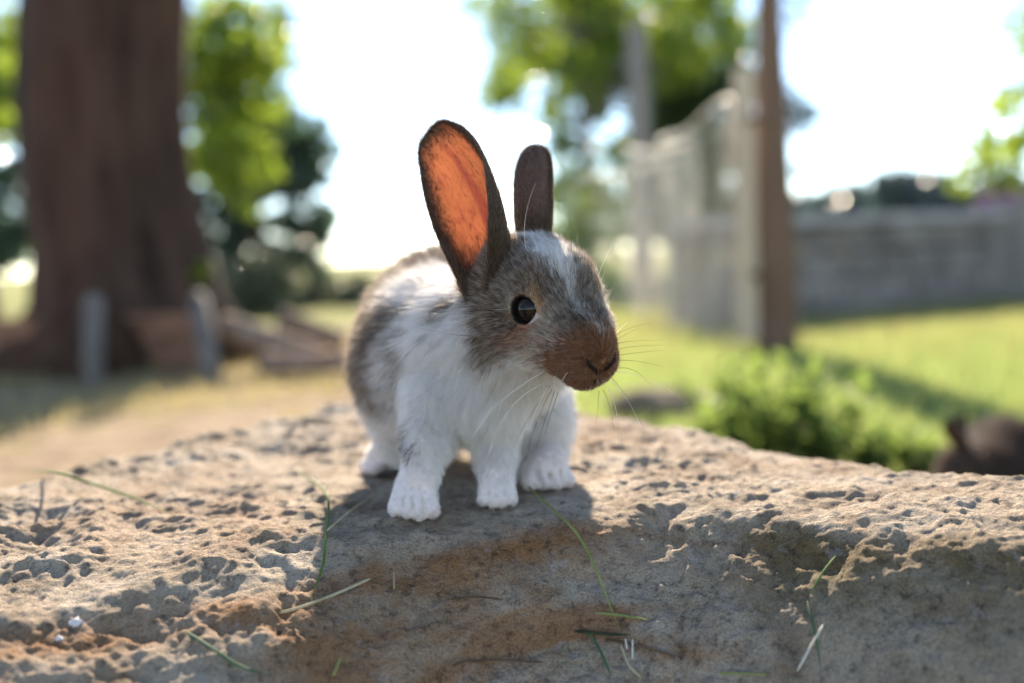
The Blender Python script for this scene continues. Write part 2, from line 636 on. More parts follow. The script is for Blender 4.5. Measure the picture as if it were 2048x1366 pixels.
def make_tree(name, label, cat, base, top, r0, r1, clumps, nleaf, leaf, bark, mat, seed, group=None, flare=0.0, branch=.5, hang=None):
    rng = np.random.RandomState(seed)
    base = np.asarray(base, float)
    root = empty(name, base)
    tag(root, label, cat, group)
    top = np.asarray(top, float)
    t = np.linspace(0, 1, 14)
    pts = base + (top - base) * t[:, None] + np.stack([perlin(t * 3, seed, 0.5), perlin(t * 3, seed, 5.5), 0 * t], 1) * r0 * .5
    pts[0] = base - np.array([0, 0, .08])
    rad = r0 + (r1 - r0) * t + flare * np.exp(-t * np.linalg.norm(top - base) / .22)
    if r0 > .2:
        V, F = tube_geo(pts, rad, 40, True)
        V = np.array(V)
        ang = np.arctan2(V[:, 1] - base[1], V[:, 0] - base[0])
        hgt = V[:, 2] - base[2]
        dirv = np.stack([np.cos(ang), np.sin(ang), 0 * ang], 1)
        V += dirv * (.05 * perlin(np.cos(ang) * 4, np.sin(ang) * 4, hgt * .8) + flare * .7 * np.maximum(0, np.cos(ang * 5 + 1)) * np.exp(-hgt / .2))[:, None]
        mesh_obj('trunk', V, F, bark, root)
    else:
        tube('trunk', pts, rad, bark, root, 10)
    if branch > 0:
        g = Geo()
        for k, (c, r) in enumerate(clumps):
            if k % 2 and len(clumps) > 14:
                continue
            tt = np.clip((c[2] - base[2]) / max(top[2] - base[2], .1) * .75, .25, 1)
            s0 = base + (top - base) * tt
            mid = .5 * (s0 + c) + np.array([0, 0, .12 * np.linalg.norm(c - s0)])
            q = np.linspace(0, 1, 7)[:, None]
            bp = (1 - q) ** 2 * s0 + 2 * q * (1 - q) * mid + q * q * np.asarray(c)
            g.add(*tube_geo(bp, np.linspace(r1 * branch, r1 * branch * .2, 7), 6))
        g.build('branches', bark, root)
    leaf_mesh('crown', clump_points(clumps, nleaf, rng), leaf, mat, root, rng)
    if hang:
        leaf_mesh('hanging_foliage', clump_points(hang[0], hang[1], rng), hang[2], mat, root, rng)
    return root


def px_clumps(spec, rng, n, rr):
    """clumps inside a pixel box at a depth range: (x0,x1,y0,y1,d0,d1)"""
    x0, x1, y0, y1, d0, d1 = spec
    out = []
    for _ in range(n):
        out.append((P(rng.uniform(x0, x1), rng.uniform(y0, y1), rng.uniform(d0, d1)), rng.uniform(*rr)))
    return out


def build_trees():
    rng = np.random.RandomState(5)
    bark = bark_mat('bark_brown', (.014, .009, .007), (.078, .047, .034), 4.0)
    bark2 = bark_mat('bark_grey', (.05, .045, .04), (.16, .145, .13), 9)
    lime = leaf_mat('leaf_lime', (.07, .13, .02), (.14, .20, .03), (.34, .46, .05), .55)
    mid = leaf_mat('leaf_mid', (.045, .085, .03), (.08, .13, .05), (.15, .25, .06), .45)
    dark = leaf_mat('leaf_dark', (.035, .065, .045), (.06, .10, .07), (.08, .15, .07), .4)
    blue = leaf_mat('leaf_far_haze', (.06, .085, .10), (.10, .135, .15), (.10, .15, .14), .4)  # bluish haze of distance mixed into the leaf colour
    # the big tree by the log border
    b = G(266, 728)
    b[2] = float(gz(b[0], b[1]))
    hg = px_clumps((375, 545, 10, 360, 5.6, 6.6), rng, 75, (.05, .13)) + px_clumps((380, 585, 0, 200, 5.6, 6.6), rng, 40, (.06, .14))
    hg += px_clumps((420, 500, 330, 420, 5.8, 6.4), rng, 12, (.04, .09)) + px_clumps((-120, 40, -100, 280, 5.8, 6.6), rng, 36, (.08, .18))
    cl = []
    for _ in range(26):
        cl.append((b + np.array([rng.uniform(-2.6, .3), rng.uniform(-1.2, 1.4), rng.uniform(3.3, 5.0)]), rng.uniform(.35, .6)))
    make_tree('tree', 'massive old tree with a thick dark brown trunk behind the low plank border', 'tree', b, b + np.array([.02, .1, 3.6]), .345, .30, cl, 7000, .10, bark, lime, 21, flare=.16, hang=(hg, 4800, .085))
    # shoots at its foot
    for k, (x, y, d, r, nl, lab) in enumerate(((300, 575, 4.22, .075, 90, 'small green leafy shoot at the left foot of the massive trunk'), (385, 560, 4.15, .06, 70, 'small bright green shoot at the right foot of the massive trunk'))):
        c = P(x, y, d)
        g0 = np.array([c[0], c[1], float(gz(c[0], c[1]))])
        rt = empty('leafy_shoot', g0)
        tag(rt, lab, 'plant')
        tube('stem', [g0 - np.array([0, 0, .02]), .5 * (g0 + c), c], [.006, .004, .003], bark2, rt, 6)
        leaf_mesh('leaves', clump_points([(c, r), (c + np.array([.03, 0, .05]), r * .7)], nl, rng), .05, lime, rt, rng)
    # trees further back
    def far_tree(lab, px, d, boxes, nleaf, leaf, mat, seed, rr, r0=.14, hd=None, bk=bark2, cat='tree', name='tree', group=None, br=.5):
        r_ = np.random.RandomState(seed)
        cl_ = []
        for (x0, x1, y0, y1, n) in boxes:
            cl_ += px_clumps((x0, x1, y0, y1, d * .93, d * 1.08), r_, n, rr)
        g = ray(px, 500)
        bb = CAM + g * d
        bb[2] = float(gz(bb[0], bb[1]))
        zt = max(c[0][2] for c in cl_)
        return make_tree(name, lab, cat, bb, np.array([bb[0], bb[1], zt * .85]), r0, r0 * .35, cl_, nleaf, leaf, bk, mat, seed, group, branch=br)

    far_tree('dark blue-green tree between the massive trunk and the bright sky gap', 470, 11.0, [(385, 620, 210, 560, 130), (560, 655, 240, 540, 60), (380, 590, 20, 260, 50)], 8500, .12, dark, 31, (.08, .24), .16)
    far_tree('dark tree left of the massive trunk, dotted with sky gaps', -40, 10.0, [(-260, 80, 60, 580, 80)], 4600, .13, dark, 32, (.10, .28), .16)
    far_tree('green tree with airy sunlit leaves above the wire netting', 1180, 13.0, [(930, 1240, -60, 120, 50), (990, 1200, 100, 240, 22), (1180, 1490, -60, 90, 50), (1320, 1460, 60, 160, 16), (1100, 1270, 320, 420, 14)], 6800, .13, lime, 33, (.10, .32), .10)
    far_tree('dense dark green tree behind the grey pole and netting', 1370, 17.0, [(1120, 1280, 140, 480, 34), (1290, 1500, 110, 470, 170), (1080, 1510, -60, 180, 60), (980, 1130, 60, 330, 26)], 15000, .18, mid, 34, (.2, .5), .16)
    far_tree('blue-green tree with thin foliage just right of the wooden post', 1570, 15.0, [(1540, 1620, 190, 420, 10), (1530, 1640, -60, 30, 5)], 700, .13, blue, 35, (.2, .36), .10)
    far_tree('green bushes and saplings behind the left end of the netting', 1150, 9.5, [(1080, 1260, 400, 640, 16)], 1300, .10, lime, 36, (.16, .3), .06, cat='bush', name='bush')
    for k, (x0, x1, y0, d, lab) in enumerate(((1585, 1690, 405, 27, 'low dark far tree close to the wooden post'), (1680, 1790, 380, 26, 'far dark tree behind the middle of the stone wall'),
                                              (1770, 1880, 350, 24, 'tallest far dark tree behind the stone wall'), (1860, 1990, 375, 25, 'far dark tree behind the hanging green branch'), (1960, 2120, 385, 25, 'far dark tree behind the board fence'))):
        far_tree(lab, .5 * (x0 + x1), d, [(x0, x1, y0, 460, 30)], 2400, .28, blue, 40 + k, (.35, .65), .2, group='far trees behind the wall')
    # grey-green bushes far left
    sage = leaf_mat('leaf_sage', (.10, .12, .07), (.19, .20, .13), (.16, .18, .09), .3)
    far_tree('pale grey-green bush right of the massive trunk', 520, 8.5, [(450, 580, 540, 635, 24)], 3200, .07, sage, 51, (.10, .2), .03, cat='bush', name='bush')
    far_tree('low olive bush beneath the bright sky gap', 640, 9.5, [(575, 740, 570, 645, 40)], 5200, .08, sage, 52, (.10, .2), .03, cat='bush', name='bush')
    # shrub at the right whose twigs hang into the view, with lilac flowers
    r_ = np.random.RandomState(61)
    cl_ = px_clumps((1895, 1940, 330, 410, 2.9, 3.1), r_, 4, (.03, .06)) + px_clumps((1930, 2060, 290, 380, 2.9, 3.2), r_, 6, (.05, .09)) + px_clumps((1990, 2120, 170, 300, 2.9, 3.3), r_, 7, (.05, .10))
    cl_ += px_clumps((2080, 2400, 40, 420, 2.8, 3.5), r_, 16, (.10, .20))
    bb = P(2250, 500, 3.2)
    bb[2] = float(gz(bb[0], bb[1]))
    sh = make_tree('flowering_shrub', 'shrub with hanging green twigs and a lilac flower in front of the board fence', 'shrub', bb, bb + np.array([-.1, 0, 1.0]), .035, .015, cl_, 2200, .055, bark2, lime, 62, branch=.5)
    fm = NT('lilac_petal')
    fm = fm.done(fm.principled((.36, .20, .40), .6, .2))
    for k, (x, y) in enumerate(((1965, 400), (2000, 378), (2020, 392))):
        leaf_mesh('flower', clump_points([(P(x, y, 3.0), .03)], 60, r_), .022, fm, sh, r_, .8)


# ------------------------------------------------------------------ post, netting, pole, wall, planks
def build_structures():
    rng = np.random.RandomState(8)
    wood_b = wood_mat('brown_wood', (.10, .056, .038), (.25, .155, .105), (6, 6, .8))
    wood_p = wood_mat('pale_wood', (.52, .39, .28), (.68, .54, .41), (8, 8, 1))
    grey = wood_mat('grey_wood', (.16, .14, .125), (.32, .29, .265), (8, 8, .8))
    wire = NT('wire')
    wire = wire.done(wire.principled((.74, .68, .57), .45, .4))
    # brown post
    b = G(1553, 706)
    b[2] = float(gz(b[0], b[1]))
    z = np.linspace(-.1, 2.1, 16)
    pts = np.stack([b[0] + .006 * perlin(z * 3, 0, 1), b[1] + 0 * z, b[2] + z], 1)
    po = empty('wooden_post', b)
    tag(po, 'tall dark brown wooden post standing in the lawn beside the wire netting', 'post')
    tube('pole', pts, np.interp(z, [-.1, .5, 1.3, 2.1], [.080, .070, .042, .030]), wood_b, po, 14)
    # pale board fixed to it
    c = b + np.array([-.108, -.035, .55])
    M = rotz(RAD(24))
    g = Geo()
    g.add(*box_geo(c, .078, .024, .96, M, .003))
    g.build('pale_board', wood_p, po, False)
    for zz in (.3, .85):
        V, F = box_geo((b[0] - .05, b[1] - .052, b[2] + zz), .10, .012, .03, None, .002)
        mesh_obj('bracket', np.array(V), F, wood_b, po, False)
    # netting: a long wavy sheet of wires behind the post
    ctl = [(1478, 3.62), (1405, 4.25), (1330, 4.7), (1400, 4.95), (1305, 5.2), (1258, 5.5), (1335, 5.75), (1390, 6.0), (1270, 6.5), (1200, 7.2), (1100, 8.8)]
    base = []
    for x, d in ctl:
        q = CAM + ray(x, 500) * d
        base.append((q[0], q[1]))
    base = np.array(base)
    path = []
    for k in range(len(base) - 1):
        p0, p1, p2, p3 = base[max(k - 1, 0)], base[k], base[k + 1], base[min(k + 2, len(base) - 1)]
        for f in np.linspace(0, 1, 26, endpoint=False):
            path.append(.5 * ((2 * p1) + (-p0 + p2) * f + (2 * p0 - 5 * p1 + 4 * p2 - p3) * f * f + (-p0 + 3 * p1 - 3 * p2 + p3) * f ** 3))
    path.append(base[-1])
    path = np.array(path)
    nf = empty('wire_fence', (path[0][0], path[0][1], 0))
    tag(nf, 'sagging pale wire netting running back from the wooden post', 'fence')
    zt = .92 + .03 * np.sin(np.arange(len(path)) * .11)
    g = Geo()
    for k in range(31):
        f = k / 30
        p = np.stack([path[:, 0], path[:, 1], gz(path[:, 0], path[:, 1]) + .01 + f * zt], 1)
        p[:, 0] += .015 * np.sin(f * 5 + np.arange(len(p)) * .23)
        g.add(*tube_geo(p, .0007, 4, False))
    V, F = [], []
    for i in range(0, len(path)):
        p = np.array([[path[i, 0] + .015 * math.sin(f * 5 + i * .23), path[i, 1], float(gz(path[i, 0], path[i, 1])) + .01 + f * zt[i]] for f in np.linspace(0, 1, 6)])
        g.add(*tube_geo(p, .0005, 4, False))
    g.build('netting', wire, nf)
    p = np.stack([path[:, 0], path[:, 1], gz(path[:, 0], path[:, 1]) + .012 + zt], 1)
    tube('top_wire', p, .0055, wire, nf, 6)
    # grey pole
    q = CAM + ray(1288, 560) * 7.4
    q[2] = float(gz(q[0], q[1]))
    pl = tube('grey_pole', [q + np.array([0, 0, -.2]), q + np.array([0, 0, 1.0]), q + np.array([.0, 0, 1.98]), q + np.array([.0, 0, 2.02])], [.088, .082, .075, .06], grey, None, 16)
    tag(pl, 'weathered pale grey round pole behind the wire netting', 'pole')
    # low stone wall
    stone = NT('grey_stone')
    co = stone.coord()
    f1 = stone.noise(5, 6, .65, co)
    stone = stone.done(stone.principled(stone.ramp(f1, [(.3, (.13, .112, .10)), (.55, (.25, .22, .20)), (.75, (.38, .345, .32))]), .9, .15, stone.bump(f1, .8, .03)))
    A, B = G(1400, 655), G(2150, 585)
    u = unit((B - A)[None])[0]
    L = float(np.linalg.norm((B - A)[:2]))
    ang = math.atan2(u[1], u[0])
    wl = empty('stone_wall', (A + B) / 2 * np.array([1, 1, 0]))
    tag(wl, 'long low grey stone wall at the far edge of the lawn', 'wall')
    nrmv = np.array([-u[1], u[0], 0])
    zc = -.04
    for c_ in range(4):
        hgt = .115 + .01 * c_
        x = 0.0
        while x < L:
            w_ = rng.uniform(.16, .42)
            ce = A * np.array([1, 1, 0]) + u * np.array([1, 1, 0]) * (x + w_ / 2) + nrmv * (.12 + rng.uniform(-.012, .012)) + np.array([0, 0, zc + hgt / 2])
            V, F = box_geo(ce, w_ - .012, .24, hgt - .01, rotz(ang + rng.uniform(-.02, .02)), .014, lambda v: .006 * rng.normal(size=v.shape))
            mesh_obj('stone', np.array(V), F, stone, wl, False)
            x += w_
        zc += hgt
    pale = NT('pale_stone')
    f1 = pale.noise(6, 5, .6, pale.coord())
    pale = pale.done(pale.principled(pale.ramp(f1, [(.3, (.26, .25, .255)), (.7, (.46, .44, .44))]), .9, .15, pale.bump(f1, .5, .02)))
    x = 0.0
    while x < L:
        w_ = rng.uniform(.5, .8)
        ce = A * np.array([1, 1, 0]) + u * np.array([1, 1, 0]) * (x + w_ / 2) + nrmv * .11 + np.array([0, 0, zc + .028])
        V, F = box_geo(ce, w_ - .008, .32, .055, rotz(ang), .008)
        mesh_obj('coping_slab', np.array(V), F, pale, wl, False)
        x += w_
    # boulders lying before the wall
    def boulder(name, lab, c0, rx, ry, rz, mat, seed):
        bm = bmesh.new()
        bmesh.ops.create_icosphere(bm, subdivisions=4, radius=1)
        bm.verts.index_update()
        V = np.array([v.co[:] for v in bm.verts])
        F = [tuple(v.index for v in f_.verts) for f_ in bm.faces]
        bm.free()
        V = V * (1 + .30 * fbm(V[:, 0] * 1.1 + seed, V[:, 1] * 1.1, V[:, 2] * 1.1, 4))[:, None]
        V = np.sign(V) * np.abs(V) ** .85 * np.array([rx, ry, rz]) + np.asarray(c0)
        o_ = mesh_obj(name, V, F, mat)
        tag(o_, lab, 'boulder')
    brown_s = NT('brown_stone')
    f1 = brown_s.noise(7, 5, .6, brown_s.coord())
    brown_s = brown_s.done(brown_s.principled(brown_s.ramp(f1, [(.3, (.10, .075, .05)), (.7, (.26, .20, .14))]), .9, .15, brown_s.bump(f1, .6, .03)))
    pale2 = NT('white_boulder')
    f1 = pale2.noise(7, 5, .6, pale2.coord())
    pale2 = pale2.done(pale2.principled(pale2.ramp(f1, [(.3, (.42, .38, .35)), (.7, (.62, .58, .55))]), .9, .15, pale2.bump(f1, .6, .03)))
    for k, (x, y, rx, rz, mt, lab) in enumerate(((1645, 622, .17, .21, pale2, 'pale rounded boulder before the stone wall, next to the wooden post'), (1735, 616, .15, .17, brown_s, 'brown boulder leaning beside the pale boulder at the wall'),
                                                (1800, 606, .14, .10, stone, 'flat grey boulder at the foot of the stone wall'), (1880, 600, .12, .09, stone, 'grey boulder by the board fence end of the wall'))):
        g0 = G(x, y)
        boulder('boulder', lab, (g0[0], g0[1], rz * .7), rx, .13, rz, mt, 3.1 * k)
    for k, (x, y, r) in enumerate(((1300, 842, .075), (1365, 826, .05))):
        g0 = G(x, y)
        boulder('boulder', ('brown stone half sunk in the earth behind the big rock', 'small brown stone beside the half sunk stone')[k], (g0[0], g0[1], r * .35), r * 1.3, r, r * .7, brown_s, 9 + k)
    # board fence at the right
    q = G(1945, 600)
    bf = empty('board_fence', q)
    tag(bf, 'grey vertical board fence at the end of the stone wall', 'fence')
    fu = unit(np.array([[1.0, -.25, 0]]))[0]
    for k in range(12):
        hgt = .74 + rng.uniform(-.012, .012)
        ce = q + fu * (.045 + k * .096) + np.array([0, -.05 + rng.uniform(-.004, .004), hgt / 2 - .02])
        V, F = box_geo(ce, .088, .02, hgt, rotz(math.atan2(fu[1], fu[0])), .003)
        mesh_obj('board', np.array(V), F, grey, bf, False)
    for zz in (.15, .58):
        V, F = box_geo(q + fu * .57 + np.array([0, -.025, zz]), 1.15, .03, .06, rotz(math.atan2(fu[1], fu[0])), .003)
        mesh_obj('rail', np.array(V), F, grey, bf, False)
    # plank border round the big tree
    stakew = wood_mat('stake_wood', (.09, .075, .065), (.20, .175, .155), (8, 8, .8))
    red = wood_mat('red_brown_plank', (.14, .065, .04), (.30, .16, .10), (2, 8, 12))
    q0, q1 = G(-130, 752), G(432, 742)
    bo = empty('plank_border', (q0 + q1) / 2)
    tag(bo, 'low red-brown plank border with two grey posts before the massive trunk', 'border')
    d_ = unit((q1 - q0)[None] * np.array([1, 1, 0]))[0]
    Lb = float(np.linalg.norm((q1 - q0)[:2]))
    an = math.atan2(d_[1], d_[0])
    for row in range(2):
        for k in range(2):
            l0 = Lb * (.0 if k == 0 else .565)
            l1 = Lb * (.56 if k == 0 else 1.0)
            ce = q0 + d_ * (l0 + l1) / 2 + np.array([0, .02 * row * .1, .055 + row * .118])
            V, F = box_geo(ce, l1 - l0 - .004, .035, .112, rotz(an), .004)
            mesh_obj('plank', np.array(V), F, red, bo, False)
    for (x, y0, x1, y1, d) in ((188, 606, 186, 766, 3.74), (398, 602, 428, 764, 3.72)):
        a_, b_ = P(x, y0, d), G(x1, y1)
        dirv = b_ - a_
        tube('post', [a_ - .03 * unit(dirv[None])[0], a_, a_ + dirv * .5, b_ + np.array([0, 0, -.05])], [.024, .036, .038, .040], stakew, bo, 12)
    # logs lying at its right end
    logm = bark_mat('log_bark', (.10, .065, .045), (.34, .25, .19), 10)
    for k, (pa, da, pb, db, r, lab) in enumerate((((448, 652), 3.75, (640, 712), 3.7, .052, 'pale sunlit log slanting down from the plank border'),
                                                 ((520, 690), 3.6, (705, 722), 3.55, .045, 'brown log lying on the ground past the plank border'),
                                                 ((560, 650), 4.4, (690, 668), 4.4, .05, 'short pale log behind the slanting log'))):
        a_, b_ = P(*pa, da), P(*pb, db)
        if b_[2] < .05:
            b_[2] = .05
        if k == 1:
            a_[2] = b_[2] = .045
        if k == 2:
            a_[2], b_[2] = .16, .045
        tt = np.linspace(0, 1, 9)[:, None]
        pts = a_ + (b_ - a_) * tt + np.stack([0 * tt[:, 0], .01 * perlin(tt[:, 0] * 4, k, 0), .012 * perlin(tt[:, 0] * 4, k, 4)], 1)
        lo_ = tube('log', pts, np.linspace(r, r * .85, 9), logm, None, 14)
        tag(lo_, lab, 'log')


# ------------------------------------------------------------------ weeds behind the rock
def build_weeds():
    m = leaf_mat('weed_leaf', (.05, .09, .02), (.16, .22, .07), (.26, .36, .08), .5, rough=.5, spec=.25)
    ms = leaf_mat('weed_stem', (.10, .16, .03), (.14, .2, .04), (.2, .3, .05), .3)
    for k, (x, y, h, n, lab) in enumerate(((1555, 950, .20, 20, 'tallest bright green leafy weed behind the rock, below the wooden post'), (1480, 930, .15, 16, 'bushy green weed behind the rock, on the side of the brown stones'),
                                           (1650, 960, .15, 16, 'dark green leafy weed crowded against the tallest weed'), (1740, 965, .10, 12, 'low green weed between the dark weed and the brown rabbit'), (1840, 975, .085, 9, 'small sprig of green leaves beside the brown rabbit'), (1420, 905, .09, 9, 'low green weed nearest the half sunk stone'))):
        rng = np.random.RandomState(70 + k)
        g0 = G(x, y)
        g0[2] = float(gz(g0[0], g0[1]))
        rt = empty('weed', g0)
        tag(rt, lab, 'plant', 'leafy weeds behind the rock')
        st = Geo()
        C_ = []
        for i in range(n):
            a = rng.rand() * 6.283
            sp = h * rng.uniform(.1, .75)
            hh = h * rng.uniform(.55, 1.1)
            tip = g0 + np.array([math.cos(a) * sp, math.sin(a) * sp, hh])
            mid_ = g0 + np.array([math.cos(a) * sp * .3, math.sin(a) * sp * .3, hh * .6])
            q = np.linspace(0, 1, 6)[:, None]
            pts = (1 - q) ** 2 * (g0 - np.array([0, 0, .01])) + 2 * q * (1 - q) * mid_ + q * q * tip
            st.add(*tube_geo(pts, np.linspace(.0022, .001, 6), 5))
            for f in np.linspace(.35, 1, 6):
                p_ = (1 - f) ** 2 * g0 + 2 * f * (1 - f) * mid_ + f * f * tip
                C_ += [p_ + rng.normal(size=3) * .010 for _ in range(3)]
        st.build('stems', ms, rt)
        leaf_mesh('leaves', np.array(C_), .030, m, rt, rng, .6, -.2)


build_ground()
build_grass()
build_trees()
build_structures()
build_weeds()

from mathutils.kdtree import KDTree


# ================================================================== RABBIT
def sdf_grid(prims, lo, hi, h):
    """prims: (a, ra, b, rb, k) tapered capsules, smooth union. returns grid values, origin, step"""
    lo, hi = np.asarray(lo), np.asarray(hi)
    n = np.ceil((hi - lo) / h).astype(int) + 1
    D = np.full(n, 0.05, np.float32)
    for a, ra, b, rb, k in prims:
        pad = max(ra, rb) + abs(k) * 1.2 + 3 * h
        i0 = np.maximum(((np.minimum(a, b) - pad - lo) / h).astype(int), 0)
        i1 = np.minimum(((np.maximum(a, b) + pad - lo) / h).astype(int) + 2, n)
        if (i1 <= i0).any():
            continue
        gx, gy, gz = [(lo[j] + h * np.arange(i0[j], i1[j])).astype(np.float32) for j in range(3)]
        ab = b - a
        L2 = float(ab @ ab) + 1e-12
        px, py, pz = gx[:, None, None] - a[0], gy[None, :, None] - a[1], gz[None, None, :] - a[2]
        t = np.clip((px * ab[0] + py * ab[1] + pz * ab[2]) / L2, 0, 1)
        d = np.sqrt((px - t * ab[0]) ** 2 + (py - t * ab[1]) ** 2 + (pz - t * ab[2]) ** 2) - (ra + (rb - ra) * t)
        s = tuple(slice(i0[j], i1[j]) for j in range(3))
        if k < 0:      # carve
            cur = -D[s]
            kk = -k
            hh = np.maximum(kk - np.abs(cur - d), 0) / kk
            D[s] = -(np.minimum(cur, d) - hh * hh * kk * 0.25)
        else:
            cur = D[s]
            hh = np.maximum(k - np.abs(cur - d), 0) / k
            D[s] = np.minimum(cur, d) - hh * hh * k * 0.25
    return D, lo, h


def surface_nets(D, lo, h):
    ins = D < 0
    nx, ny, nz = D.shape
    c = ins[:-1, :-1, :-1].astype(np.int8)
    tot = sum(ins[a:nx - 1 + a, b:ny - 1 + b, e:nz - 1 + e].astype(np.int8) for a in (0, 1) for b in (0, 1) for e in (0, 1))
    mixed = (tot > 0) & (tot < 8)
    ci = np.argwhere(mixed)
    ids = np.full(mixed.shape, -1, np.int64)
    ids[mixed] = np.arange(len(ci))
    acc = np.zeros((len(ci), 3))
    cnt = np.zeros(len(ci))
    for ax in range(3):
        o1, o2 = [j for j in range(3) if j != ax]
        for a in (0, 1):
            for b in (0, 1):
                p0 = ci.copy()
                p0[:, o1] += a
                p0[:, o2] += b
                p1 = p0.copy()
                p1[:, ax] += 1
                v0 = D[p0[:, 0], p0[:, 1], p0[:, 2]]
                v1 = D[p1[:, 0], p1[:, 1], p1[:, 2]]
                m = (v0 < 0) != (v1 < 0)
                t = v0[m] / (v0[m] - v1[m])
                q = p0[m].astype(float)
                q[:, ax] += t
                acc[m] += q
                cnt[m] += 1
    V = lo + h * acc / cnt[:, None]
    quads = []
    for ax in range(3):
        o1, o2 = (ax + 1) % 3, (ax + 2) % 3
        sl0 = [slice(None)] * 3
        sl1 = [slice(None)] * 3
        sl0[ax], sl1[ax] = slice(None, -1), slice(1, None)
        x = ins[tuple(sl0)] != ins[tuple(sl1)]
        e = np.argwhere(x)
        ok = (e[:, o1] > 0) & (e[:, o2] > 0) & (e[:, o1] < D.shape[o1] - 1) & (e[:, o2] < D.shape[o2] - 1)
        e = e[ok]
        flip = ins[tuple(sl0)][e[:, 0], e[:, 1], e[:, 2]]
        cs = []
        for a, b in ((-1, -1), (0, -1), (0, 0), (-1, 0)):
            q = e.copy()
            q[:, o1] += a
            q[:, o2] += b
            cs.append(ids[q[:, 0], q[:, 1], q[:, 2]])
        Q = np.stack(cs, 1)
        Q[~flip] = Q[~flip][:, ::-1]
        quads.append(Q)
    return V, np.concatenate(quads)


def relax(V, Q, it):
    for _ in range(it):
        A = np.zeros_like(V)
        c = np.zeros(len(V))
        for j in range(4):
            np.add.at(A, Q[:, j], V[Q[:, (j + 1) % 4]] + V[Q[:, (j + 3) % 4]])
            np.add.at(c, Q[:, j], 2)
        V = V * .45 + .55 * A / np.maximum(c, 1)[:, None]
    return V


def mesh_normals(V, Q):
    N = np.zeros_like(V)
    fn = np.cross(V[Q[:, 2]] - V[Q[:, 0]], V[Q[:, 3]] - V[Q[:, 1]])
    for j in range(4):
        np.add.at(N, Q[:, j], fn)
    return N / (np.linalg.norm(N, axis=1)[:, None] + 1e-12)


def scatter(V, Q, N, per_vert_density, total, rng):
    """random points on quads with probability area*density"""
    T = np.concatenate([Q[:, [0, 1, 2]], Q[:, [0, 2, 3]]])
    a, b, c = V[T[:, 0]], V[T[:, 1]], V[T[:, 2]]
    ar = 0.5 * np.linalg.norm(np.cross(b - a, c - a), axis=1)
    pr = ar * per_vert_density[T].mean(1)
    cum = np.cumsum(pr)
    pick = np.searchsorted(cum, rng.rand(total) * cum[-1])
    r1, r2 = np.sqrt(rng.rand(total)), rng.rand(total)
    w0, w1, w2 = 1 - r1, r1 * (1 - r2), r1 * r2
    t = T[pick]
    W = np.stack([w0, w1, w2], 1)[:, :, None]
    return (V[t] * W).sum(1), unit((N[t] * W).sum(1))


def make_locks(roots, frac, rng):
    n = len(roots)
    nc = max(int(n * frac), 10)
    ci = rng.choice(n, nc, replace=False)
    kd = KDTree(nc)
    for q_, r_ in enumerate(roots[ci]):
        kd.insert(r_, q_)
    kd.balance()
    jr = roots + rng.normal(size=roots.shape) * .0003
    inv = np.array([kd.find(r_)[1] for r_ in jr])
    return np.unique(inv, return_inverse=True)[1].ravel()


def fur_object(name, roots, normals, flow, length, lift, col_root, col_tip, radius, mat, parent, rng, npts=5, jit=0.16, curl=0.3,
               clump=0.0, inv=None):
    n = len(roots)
    t = np.linspace(0, 1, npts)
    j = rng.normal(size=(n, 3)) * jit
    d0 = unit(flow * (1 - lift[:, None]) + normals * lift[:, None] + j)
    pts = np.zeros((n, npts, 3), np.float32)
    pts[:, 0] = roots - normals * 0.0006
    seg = length / (npts - 1)
    cur = pts[:, 0].astype(float)
    d = d0
    for k in range(1, npts):
        cur = cur + d * seg[:, None]
        pts[:, k] = cur
        d = unit(d + flow * curl / npts * 2 - normals * 0.05 + rng.normal(size=(n, 3)) * 0.05)
    # neighbouring hairs lean together into small locks
    if inv is not None:
        cnt = np.bincount(inv).astype(float)
        tipm = np.stack([np.bincount(inv, pts[:, -1, q]) / cnt for q in range(3)], 1)[inv]
        off = (tipm - pts[:, -1]) * (clump * np.clip(length / .006, .25, 1))[:, None]
        pts += off[:, None, :] * (t[None, :, None] ** 1.3)
    hc = bpy.data.hair_curves.new(name)
    hc.add_curves([npts] * n)
    hc.attributes['position'].data.foreach_set('vector', pts.reshape(-1).astype(np.float32)) if 'position' in hc.attributes else None
    rad = (radius[:, None] * (1 - 0.85 * t[None] ** 2)).astype(np.float32)
    ra = hc.attributes.get('radius') or hc.attributes.new('radius', 'FLOAT', 'POINT')
    ra.data.foreach_set('value', rad.ravel())
    for nm, c in (('col_root', col_root), ('col_tip', col_tip)):
        at = hc.attributes.new(nm, 'FLOAT_COLOR', 'CURVE')
        at.data.foreach_set('color', np.concatenate([c, np.ones((n, 1))], 1).astype(np.float32).ravel())
    hc.materials.append(mat)
    o = bpy.data.objects.new(name, hc)
    COL.objects.link(o)
    o.parent = parent
    o.matrix_parent_inverse = Matrix.Translation(parent.location).inverted()
    o['kind'] = 'stuff'
    return o


def fur_material():
    m = NT('fur')
    hi = m.n('ShaderNodeHairInfo')
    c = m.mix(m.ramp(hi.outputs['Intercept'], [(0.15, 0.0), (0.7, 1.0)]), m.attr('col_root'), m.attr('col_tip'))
    t = m.n('ShaderNodeBsdfTranslucent')
    m.l(c, t.inputs[0])
    g = m.n('ShaderNodeBsdfPrincipled')
    m.l(c, g.inputs['Base Color'])
    g.inputs['Roughness'].default_value = 0.42
    g.inputs['Specular IOR Level'].default_value = 0.35
    mx = m.n('ShaderNodeMixShader')
    mx.inputs[0].default_value = 0.52
    m.l(g.outputs[0], mx.inputs[1])
    m.l(t.outputs[0], mx.inputs[2])
    return m.done(mx)


FUR = fur_material()
_sk = NT('rabbit_skin')
SKIN = _sk.done(_sk.principled(_sk.attr('skin'), 0.8, 0.2))

